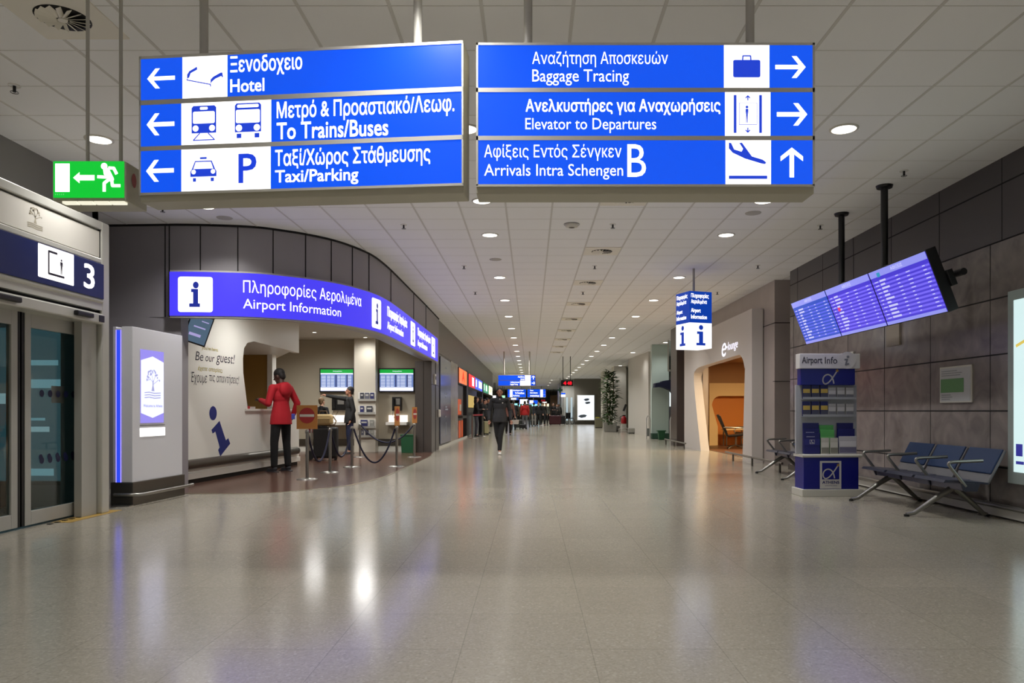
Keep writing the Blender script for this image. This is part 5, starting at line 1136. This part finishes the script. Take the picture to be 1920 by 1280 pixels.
far = [
 ('person in a black coat and grey jeans queueing at the shop counters', 893, 818, 1.72, 95, (16,16,18), (74,76,86), (34,28,26), 'light', HOLD, True),
 ('dark-clad person in the shop queue, second from the belt barrier', 901, 815, 1.72, 110, (22,22,24), (24,24,28), (24,20,18), 'tan', HOLD, True),
 ('person in a long black coat at the far end of the shop queue', 909, 813, 1.66, 70, (14,14,16), (20,20,22), (40,30,26), 'light', {}, False),
 ('person in black beside the pale waste bin by the shops', 914, 812, 1.74, 100, (18,18,20), (30,30,34), (26,22,20), 'tan', {}, False),
 ('walker with a rosy sleeve right behind the man in charcoal', 953, 816, 1.70, 5, (150,108,100), (18,18,20), (40,32,28), 'light', WALK, False),
 ('person in dark clothes pushing the dark luggage trolley', 963, 806, 1.70, 175, (30,32,36), (26,26,30), (46,38,32), 'light', HOLD, False),
 ('person in a bright red jacket and grey trousers in the far crowd', 984, 804, 1.70, 190, (176,28,30), (112,112,118), (50,36,30), 'light', {}, False),
 ('tall person in dark olive right behind the red jacket', 990, 801, 1.82, 170, (56,62,54), (52,54,58), (60,56,50), 'light', {}, False),
 ('person in navy with pale grey trousers, right of the red jacket', 1001, 799, 1.70, 185, (34,38,54), (140,138,136), (40,34,30), 'light', {}, False),
 ('person in a black suit with white shirt in the far crowd', 1010, 799.5, 1.74, 0, (16,16,20), (14,14,18), (40,34,30), 'light', WALK, True),
 ('person in black walking beside the man in the black suit', 1018, 798, 1.72, 8, (18,18,18), (16,16,16), (36,30,28), 'tan', WALK, False),
 ('person in a grey-green jacket left of the maroon suitcase', 1024, 797, 1.72, 20, (84,86,78), (34,34,36), (50,44,38), 'light', {}, False),
 ('person in black standing behind the maroon suitcase', 1037, 795.5, 1.74, 10, (22,20,22), (24,24,28), (38,28,24), 'light', HOLD, False),
 ('person with a pale scarf behind the luggage in the far crowd', 1044, 795, 1.66, 350, (50,46,42), (26,26,28), (32,24,22), 'light', HOLD, True),
 ('person in black at the right end of the far crowd', 1047.5, 794.5, 1.68, 0, (20,20,22), (24,24,26), (30,24,22), 'tan', {}, False),
 ('person in dark grey deep in the crowd below the cyan screens', 972, 796, 1.72, 180, (44,46,52), (30,30,34), (36,30,26), 'light', {}, False),
 ('person with light brown hair deep in the crowd left of the red jacket', 977, 797, 1.64, 180, (92,76,62), (34,34,40), (120,90,60), 'light', {}, True),
 ('shop worker in a red and orange vest behind the barriers on the right', 1262, 811, 1.70, 30, (196,48,30), (120,24,24), (26,22,20), 'tan', {}, False),
]
for lb, px, py, h, rz, top, legs, hair, skin, pose, lh in far:
    x, y, _ = at(px, py); person(lb, (x, y, 0), R(rz), h, pose, top, legs, hair, skin, (24,24,26), .02, FP, False, lh, collar=(210,208,204) if 'white shirt' in lb or 'scarf' in lb else None)
# ================================================================ luggage
def suitcase(label, x, y, rz, w_, d, h, c, group='suitcases'):
    t = thing('suitcase', label, 'suitcase', (x, y, 0), rz, group); m_ = M('case_%d_%d_%d' % c, c, .55, bump=.2, scale=60)
    MB().box(-w_/2, w_/2, -d/2, d/2, .06, h).build('shell', m_, t, min(w_, d)*.16, seg=3)
    MB().box(-w_/2-.003, w_/2+.003, -.008, .008, .08, h-.02).build('zip_line', RUBBER, t, .03)
    MB().tube([(-w_*.2,0,h-.01),(-w_*.2,0,h+.03),(w_*.2,0,h+.03),(w_*.2,0,h-.01)], .012, 8).build('handle', BLACK, t)
    for sx in (-1, 1):
        for sy in (-1, 1): MB().cyl((sx*w_*.4-.014, sy*d*.36, .032), (sx*w_*.4+.014, sy*d*.36, .032), .032, n=14).box(sx*w_*.4-.02, sx*w_*.4+.02, sy*d*.36-.02, sy*d*.36+.02, .03, .07).build('wheel', RUBBER, t)
    return t
suitcase('large black suitcase standing behind the rope posts', PX(610,16.5), 16.55, R(8), .52, .3, .74, (16,16,17))
t = thing('travel_bag', 'tan soft travel bag lying on top of the black suitcase', 'bag', (PX(606,16.5), 16.55, .775), R(10)); TAN = M('tan_cloth', (168, 144, 98), .8, bump=.3, scale=60)
MB().box(-.25,.2,-.13,.13,.0,.25).build('body', TAN, t, .07, seg=4); MB().box(-.2,.15,-.15,-.12,.04,.17).build('pocket', TAN, t, .015); MB().tube([(-.1,-.02,.24),(-.08,-.02,.32),(.06,-.02,.32),(.08,-.02,.24)], .012, 8).build('handle', M('tan_strap', (92,70,44), .7), t)
MB().tube([(.2,0,.2),(.27,-.05,.1),(.24,-.1,.02),(.15,-.14,.02)], .014, 8).build('strap', M('tan_strap', (92,70,44), .7), t)
t = thing('luggage_trolley', 'steel luggage trolley left of the black suitcase', 'trolley', (PX(584,17.0), 16.9, 0), R(12))
MB().tube([(-.02,-.1,.16),(.02,-.1,.5),(.05,-.1,.95),(.05,.4,.95),(.02,.4,.5),(-.02,.4,.16)], .016, 8).tube([(-.02,-.1,.16),(.5,-.06,.14),(.5,.36,.14),(-.02,.4,.16)], .016, 8).build('frame', STEEL, t)
for y_ in (-.12,.42): MB().cyl((.0,y_-.015,.1),(.0,y_+.015,.1),.1,n=20).build('wheel', RUBBER, t)
MB().cyl((.48,.15,.06),(.48,.18,.06),.06,n=16).build('front_wheel', RUBBER, t); MB().box(-.03,.03,-.05,.35,.6,.72).build('red_basket', M('basket_red', (110,30,44), .6), t, .01)
for lb, px, py, rz, w_, d, h, c in (('dark maroon suitcase pile in front of the far crowd', 1041, 797, 5, .9, .45, .75, (66,20,30)), ('black suitcase right of the maroon one in the far crowd', 1054, 796, 0, .5, .4, .72, (20,20,22)), ('black wheeled case at the feet of the man in the black suit', 1002, 798.5, 20, .5, .3, .42, (18,18,20)), ('dark green-grey case on the floor left of the red jacket', 973, 803.5, 10, .62, .4, .55, (44,48,44)), ('low black case beside the grey trousers of the red jacket person', 980, 804.5, 0, .4, .3, .3, (16,16,18)), ('pale cream upright case beside the shop queue', 910, 815, 20, .22, .3, .62, (176,170,130))):
    x, y, _ = at(px, py); suitcase(lb, x, y+.2, R(rz), w_, d, h, c)
t = thing('wheelchair', 'folded dark wheelchair or buggy by the glass wall right of the crowd', 'wheelchair', (at(1067, 795)[0], at(1067, 795)[1]-1, 0), R(30))
for s in (-1,1): MB().tube([(s*.25, .28*cos(a), .3+.28*sin(a)) for a in [2*pi*i/24 for i in range(24)]], .02, 8, True).build('wheel', RUBBER, t)
MB().box(-.24,.24,-.2,.2,.45,.5).build('seat', BLACK, t, .02); MB().box(-.24,.24,.2,.24,.45,.95).build('backrest', BLACK, t, .02)
MB().tube([(-.24,-.22,.05),(-.24,-.22,.5),(-.24,.24,.5),(-.24,.3,1.0),(.24,.3,1.0),(.24,.24,.5),(.24,-.22,.5),(.24,-.22,.05)], .015, 8).build('frame', STEELD, t)
t = thing('white_bag', 'small white paper bag carried low behind the walking man in charcoal', 'bag', (-.70, 33.45, .60), .2)
MB().obox((0,0,.0), (.3,.12,.2), None, 1.15).build('body', M('paper_white', (206,202,196), .6), t, .02); MB().tube([(-.07,0,.09),(-.05,0,.2),(.05,0,.2),(.07,0,.09)], .008, 8).build('handle', M('paper_white', (206,202,196), .6), t)
# ================================================================ shop fronts along the left wall
def shop_sign(label, y0, y1, z0, z1, c, e, s_, cl, r_):
    t = thing('shop_sign', label, 'shop sign', (LX, y0, 0), pi/2, 'lit signs over the counters'); L_ = y1-y0
    MB().box(0, L_, -.02, .2, z0, z1).build('case', DARKG, t, .004); p = MB().box(.03, L_-.03, -.03, -.02, z0+.03, z1-.03).build('lit_face', M('sign_%d_%d_%d' % c, c, .3, 0, e), t)
    m = MB(); text(m, s_, L_*r_[0], z0+(z1-z0)*r_[1], L_*r_[2], z0+(z1-z0)*r_[3], -.034, .03); m.build('lettering', M('signtext_%d_%d_%d' % cl, cl, .3, 0, 1.2), p)
shop_sign('orange lit square sign over the cash machine niche', 27.5, 30.8, 2.12, 2.72, (255, 112, 50), 1.3, 'A', (214, 60, 40), (.35,.2,.65,.85))
shop_sign('red lit sign with white upright mark beyond the orange one', 31.8, 35.4, 2.12, 2.72, (232, 30, 44), 1.2, 'II', (255,250,250), (.5,.2,.75,.8))
shop_sign('blue lit sign with white lettering between the red and green signs', 35.5, 40.6, 2.12, 2.72, (60, 90, 236), 1.2, 'I III', (255,255,255), (.1,.25,.9,.8))
shop_sign('green lit sign with pale lettering along the shop row', 41.6, 46.4, 2.12, 2.72, (26, 128, 70), 1.2, 'I II', (220,255,230), (.1,.25,.7,.8))
shop_sign('pale yellow lit sign at the end of the shop row', 47, 51.3, 2.12, 2.72, (250, 250, 200), 1.4, 'o', (210,200,80), (.4,.3,.6,.7))
t = thing('cash_machine', 'orange and grey cash machine set in the left wall', 'cash machine', (LX-.1, 27.4, 0), pi/2)
MB().box(0, 3.1, 0, .4, 0, 2.1).build('body', M('machine_grey', (104,100,98), .4, .2), t, .01); OGE = M('machine_orange', (232, 96, 42), .4, 0, .45)
MB().box(.7, 2.1, -.02, 0, .95, 1.55).build('orange_panel', OGE, t, .004); MB().box(1.3, 2.0, -.03, -.02, 1.1, 1.35).build('notice', M('machine_notice', (206,196,180), .5), t)
MB().box(.55, 2.3, -.22, 0, .82, .92).build('keyboard_shelf', STEELD, t, .01)
for x in (.3, 1.3, 2.3): MB().box(x, x+.55, -.015, 0, .06, .72).build('orange_strip', OGE, t)
t = thing('frosted_screen', 'blue-grey frosted glass panel with pale lettering just beyond the booth', 'glass panel', (LX, 21.8, 0), pi/2)
MB().box(0, 2.8, -.03, .0, .12, 2.7).build('pane', M('frosted_blue', (104, 108, 124), .15, .1), t, .004); m = MB()
for k, (z, w_) in enumerate(((2.4,.3),(1.6,.25),(1.5,.2),(1.2,.5),(1.12,.7),(.9,.2))): m.rect(1.2, z, 1.2+w_, z+.05, -.034)
m.rect(1.3,.35,1.4,.75,-.034); m.build('pale_lettering', M('frost_letters', (150,156,170), .4), t)
for k, (y0, y1, c, lb) in enumerate(((31.9, 40.7, (96,100,100), 'grey service counter under the red and blue signs'), (41.6, 51.2, (150,120,60), 'ochre service counter under the green sign'))):
    t = thing('service_counter', lb, 'counter', (LX-.16, y0, 0), pi/2, 'service counters'); L_ = y1-y0
    MB().box(0, L_, 0, .4, 0, 1.0).build('front', M('counter_%d' % k, c, .5), t); MB().box(0, L_, -.1, .45, 1.0, 1.05).build('worktop', DARKG, t, .006)
    MB().box(.1, L_-.1, .70, .72, 1.3, 2.0).build('back_light', M('counter_glow_%d' % k, ((230,236,240), (250,214,120))[k], .4, 0, .55), t)
t = thing('belt_barrier', 'two steel posts joined by a red belt at the shop queue', 'belt barrier', (at(886,822)[0], at(886,822)[1], 0))
e = Vector((at(905,818)[0], at(905,818)[1], 0)) - Vector((at(886,822)[0], at(886,822)[1], 0))
for p in (Vector((0,0,0)), e): MB().lathe([(.17,0),(.17,.012),(.03,.03)], p, 20).cyl(p+Vector((0,0,.02)), p+Vector((0,0,.98)), .032, n=12).build('post', STEEL, t)
d = e.normalized(); nn = Vector((-d.y, d.x, 0))*.004
MB().add([tuple(v) for v in (nn+Vector((0,0,.90)), e+nn+Vector((0,0,.90)), e+nn+Vector((0,0,.96)), nn+Vector((0,0,.96)), -nn+Vector((0,0,.90)), e-nn+Vector((0,0,.90)), e-nn+Vector((0,0,.96)), -nn+Vector((0,0,.96)))], [(0,1,2,3),(7,6,5,4),(0,4,5,1),(3,2,6,7)]).build('red_belt', M('belt_red', (150,34,44), .6), t)
# ================================================================ far right
Y = 60.85; fc = Face((PX(1083.5,Y), Y, PZ(787,Y)), (1,0,0), (0,0,1)); t = thing('lit_poster_case', 'white backlit poster case with grey fish shapes in the far alcove', 'light box', fc.o); a0,b0,a1,b1 = on(fc, 1083, 741, 1114, 787)
MB().box(a0-.05, a1+.05, 0, .15, b0-.05, b1+.05).build('frame', ALU, t); p = MB().box(a0, a1, -.005, 0, b0, b1).build('lit_face', M('poster_bright', (232, 240, 250), .3, 0, 1.25), t)
m = MB()
for q, (px, py, w_, h) in enumerate(((1100,749,6,2.6),(1102,755,6,2.4),(1092.5,780,9,3.2))):
    c = fc.px(px, py); sx = w_*Y/F; sz = h*Y/F; m.flat([(c[0]-sx, c[1]), (c[0]-sx*.4, c[1]+sz*.8), (c[0]+sx*.3, c[1]+sz), (c[0]+sx*.9, c[1]+sz*.6), (c[0]+sx*.6, c[1]-sz*.5), (c[0]-sx*.3, c[1]-sz)], -.008)
m.build('grey_shapes', M('poster_shape', (88, 98, 106), .4, 0, .3), p)
x, y, _ = at(1143, 809); t = thing('potted_tree', 'tall leafy potted tree in a square steel planter by the white column', 'potted plant', (x, y-.2, 0))
MB().obox((0,0,.24), (.62,.6,.48), None, 1.05).build('planter', M('planter_steel', (150,150,144), .3, .4), t, .02); MB().box(-.27,.27,-.26,.26,.45,.47).build('soil', M('soil', (40,30,22), .9), t)
m = MB()
for dx, dy in ((0,0),(.09,.05),(-.08,.04)): m.tube([(dx,dy,.46),(dx*1.6,dy,1.2),(dx*2.2,dy,2.2),(dx*2,dy,2.9)], .02, 8, radii=[.03,.026,.02,.01])
m.build('stem', M('plant_stem', (84,74,50), .8), t)
m = MB(); rr = random.Random(5)
for k in range(620):
    z = .5 + 2.65*(k/620); r0 = .42*(.75+.25*sin(z*4)) if z < 2.6 else .42*(3.25-z)/.65
    a = rr.uniform(0, 2*pi); r1 = r0*math.sqrt(rr.uniform(.05,1)); c = Vector((r1*cos(a), r1*sin(a), z)); L_ = rr.uniform(.22,.42); d = Vector((cos(a), sin(a), rr.uniform(-.5,.7))).normalized(); sd = d.cross(Vector((0,0,1))).normalized()*L_*.2; u = Vector((0,0,-.03))
    m.add([c, c+d*L_*.5+sd, c+d*L_+u, c+d*L_*.5-sd], [(0,1,2,3)])
m.build('foliage', M('leaf_green', (58,84,42), .5, vary=.35, scale=4), t)
x, y, _ = at(1174, 806); t = thing('fire_extinguisher', 'red fire extinguisher hanging on the white wall near the potted tree', 'fire extinguisher', (x-.12, y+.1, 0))
y0_ = y
z0, z1 = PZ(794, y), PZ(781, y); MB().lathe([(.001,z0),(.15,z0),(.16,z0+.03),(.16,z1-.08),(.1,z1),(.05,z1+.04),(.001,z1+.05)], n=20).build('cylinder', M('extinguisher_red', (170,22,28), .35), t)
MB().box(-.06,.1,-.03,.03,z1+.04,z1+.1).build('valve_handle', BLACK, t); MB().tube([(-.05,0,z1+.08),(-.2,0,z1),(-.22,0,z1-.25)], .02, 8).build('hose', BLACK, t); MB().box(-.05,.05,.15,.35,z1-.2,z1-.1).build('wall_bracket', STEELD, t)
t = thing('extinguisher_stand', 'low white post carrying the fire extinguisher', 'stand', (x-.12, y+.1, 0)); MB().box(-.14,.14,-.12,.12,0,z0).build('post', WHITE, t, .01)
t = thing('extinguisher_sign', 'small dark slanted wall sign above the fire extinguisher', 'wall sign', (PX(1171.5,43.8), 43.8, PZ(764,43.8))); MB().obox((0,0,0), (.12,.06,.42), Matrix.Rotation(R(22), 3, 'Y')).build('plate', M('sign_dark', (52,50,50), .5), t)
for lb, px0, px1, py0, py1, c in (('low grey box at the wall foot right of the fire extinguisher', 1179, 1190.5, 802.5, 812.5, (150,150,142)), ('olive metal cabinet with yellow top by the dark alcove edge', 1116, 1130, 783.5, 802, (120,118,96)), ('low grey cabinet behind the steel planter', 1152, 1162, 798, 808, (140,138,130))):
    y = YF(py1); t = thing('floor_cabinet', lb, 'cabinet', (PX(px0,y), y, 0), 0, 'low floor cabinets'); w_ = PX(px1,y)-PX(px0,y); h = PZ(py0,y)
    MB().box(0,w_,0,.4,.04,h).build('body', M('cab_%d_%d_%d' % c, c, .5), t, .01); MB().box(.02,w_-.02,.02,.38,0,.04).build('plinth', BLACK, t)
    if 'yellow' in lb: MB().box(.05,w_*.6,.05,.3,h,h+.06).build('yellow_top', M('cab_yellow', (196,190,60), .5), t)
y = YF(812); t = thing('trolley_rail', 'low steel trolley rail near the fire extinguisher', 'guard rail', (PX(1160,y), y, 0)); MB().tube([(0,0,0),(0,0,.2),(.3,0,.24),(.45,0,.24),(.45,0,0)], .03, 8).build('rail', STEEL, t)
for lb, px0, px1, py0, py1, kk in (('tall white barrier hoop beside the green-lit white wall panel', 1212, 1219, 779, 822, 0), ('white barrier gate post at the shop entrance on the right', 1257, 1262, 782, 824, 1)):
    y = YF(py1); t = thing('barrier_hoop', lb, 'barrier', (PX(px0,y), y, 0), 0, 'white barrier hoops'); w_ = PX(px1,y)-PX(px0,y); h = PZ(py0,y)
    MB().tube([(0,0,0),(0,0,h-.1),(w_*.3,0,h),(w_*.7,0,h),(w_,0,h-.1),(w_,0,0)], .028, 10).build('hoop', M('hoop_white', (206,204,198), .4), t)
    MB().box(.03,w_-.03,-.012,.012,.1,h*.45 if kk == 0 else h*.6).build('lower_panel', M('hoop_grey', (128,132,128), .4), t)
y = 28.6; t = thing('green_planter', 'long dark green tub standing at the foot of the green-lit white panel', 'planter', (PX(1222,29.2), 29.1, 0)); w_ = PX(1254,29.2)-PX(1222,29.2)
MB().box(0,w_,0,.4,0,.22).build('tub', M('tub_green', (40,72,56), .5), t, .01)
t = thing('waste_bin', 'small green waste bin before the green-lit white wall panel', 'bin', (PX(1240,28.4), 28.4, 0)); BG = M('bin_green', (30, 84, 52), .45)
MB().obox((0,0,.16), (.2,.2,.32), None, 1.3).build('body', BG, t, .01); MB().box(-.16,.16,-.15,.15,.32,.36).build('rim', BG, t, .006)
t = thing('shop_awning', 'dark blue stepped awning arm sticking out at the shop entrance on the right', 'awning', (0, 29.0, 0)); fa = lambda px, py: (PX(px,29.0), PZ(py,29.0))
MB().prism([fa(*p) for p in ((1228,726),(1229,718),(1241,716),(1242,714),(1256,712),(1270,710),(1270,757),(1266,742),(1259,732),(1248,727),(1240,725))], (0,0,0), (1,0,0), (0,0,1), (0,.5,0)).build('arm', M('awning_navy', (20,26,58), .5), t)
t = thing('shop_glow_board', 'glowing shop board standing in for the bright interior past the dark column', 'shop display', (PX(1254,34), 34, 0)); MB().box(.05,1.2,0,.1,1.3,2.35).build('lit_board', M('display_white', (235,245,242), .3, 0, 1.1), t); MB().box(0,1.3,.1,.2,.0,2.6).build('frame', M('display_grey', (96,100,104), .5), t); MB().box(.1,1.2,-.4,.1,0,.9).build('counter', M('display_red', (170,60,46), .5), t)  # added glowing board stands in for the brightly lit shop interior
t = thing('glass_screen', 'tall framed glass screen above the shop entrance on the right', 'glass screen', (PX(1252,27.5), 27.5, 0)); w_ = PX(1270,27.5)-PX(1252,27.5)
MB().box(0,w_,0,.04,2.55,2.62).box(0,.05,0,.04,2.62,3.7).box(w_*.5,w_*.5+.04,0,.04,2.62,3.7).build('frame', M('frame_white', (196,198,192), .4), t); MB().box(.05,w_,.01,.02,2.62,3.68).build('pane', GLASS, t)
# ================================================================ far end of the hall
def far_light(label, px0, px1, py0, py1, Y, c, e, name='shop_sign', cat='shop sign', grp='lit shop fascias at the far end'):
    t = thing(name, label, cat, (PX(px0,Y), Y, 0), 0, grp); w_ = PX(px1,Y)-PX(px0,Y); z0, z1 = PZ(py1,Y), PZ(py0,Y)
    MB().box(0,w_,0,.3,z0,z1).build('case', DARKG, t); MB().box(.05,w_-.05,-.02,0,z0+.04,z1-.04).build('lit_face', M('far_%d_%d_%d' % c, c, .3, 0, e), t)
    for x in (.15, w_-.15): MB().cyl((x,.15,z1),(x,.15,CEIL),.03,n=6).build('hanger', STEELD, t)
CY = (150, 240, 246)
far_light('pale cyan lit shop fascia left of the red jacket', 958, 981, 755.5, 763, 92, CY, 1.5); far_light('pale cyan lit shop fascia right of the red jacket', 990, 1014, 755.5, 763, 92, CY, 1.5)
far_light('cream lit shop fascia at the right of the cyan ones', 1015, 1030, 756, 764, 92, (250, 240, 205), 1.3); far_light('white lit panel left of the walking man at the far end', 923, 931, 740.5, 748, 70, (250,246,246), 1.4); far_light('pale green lit panel right of the walking man at the far end', 939, 948, 740.5, 747, 70, (170,236,190), 1.3)
far_light('dark red lit sign over the cream shop fascia', 1014, 1023, 748.5, 753, 90, (140,20,30), 1.0); far_light('warm white lit opening near the right end of the crowd', 1035, 1048, 756, 764, 90, (255,240,215), 1.4); far_light('bright white lit panel right of the far screens', 1016, 1026, 752.5, 756, 89, (255,250,245), 1.5)
t = thing('brown_pier', 'brown wooden pier at the far end left of the red clock', 'pier', (PX(1032,80), 80, 0)); MB().box(0, PX(1050,80)-PX(1032,80), 0, .5, 0, PZ(741,80)).build('body', M('pier_brown', (104,78,50), .6), t)
t = thing('pharmacy_cross', 'dark green cross sign hanging below the red clock', 'cross sign', (PX(1050,60), 60, PZ(731,60))); s_ = .2
MB().box(-s_*.35,s_*.35,0,.12,-s_,s_).box(-s_,s_,.001,.119,-s_*.35,s_*.35).build('cross', M('cross_green', (34,62,50), .5, 0, .5), t); MB().cyl((0,.06,s_),(0,.06,CEIL-PZ(731,60)),.02,n=6).build('hanger', STEELD, t); MB().cyl((0,.06,-s_),(0,.06,-PZ(731,60)),.04,n=8).build('post', STEELD, t)
for k, px in enumerate((1061.5, 1070)):
    t = thing('glass_door', 'tall bright glass strip between far pillars, %s one' % ('left-hand' if k == 0 else 'right-hand'), 'glass strip', (PX(px,60.9), 60.9, 0), 0, 'glass strips'); MB().box(0,.14,-.05,0,.3,2.2).build('pane', M('glass_glow', (186,206,214), .3, 0, .8), t)
# lamps added over the far hall, so that its end is lit like the rest
for k, (x, y, e) in enumerate(((-1.5, 64, 300), (1.8, 64, 300), (-1.5, 70, 300), (1.8, 70, 300), (-1.5, 77, 300), (1.8, 77, 300), (0, 84, 350), (0, 89.5, 300))):
    downlight('added round downlight over the distant crowd, %s of these counting away' % ORD[k], x, y, e, 'downlights over the distant end')
bpy.context.view_layer.update()
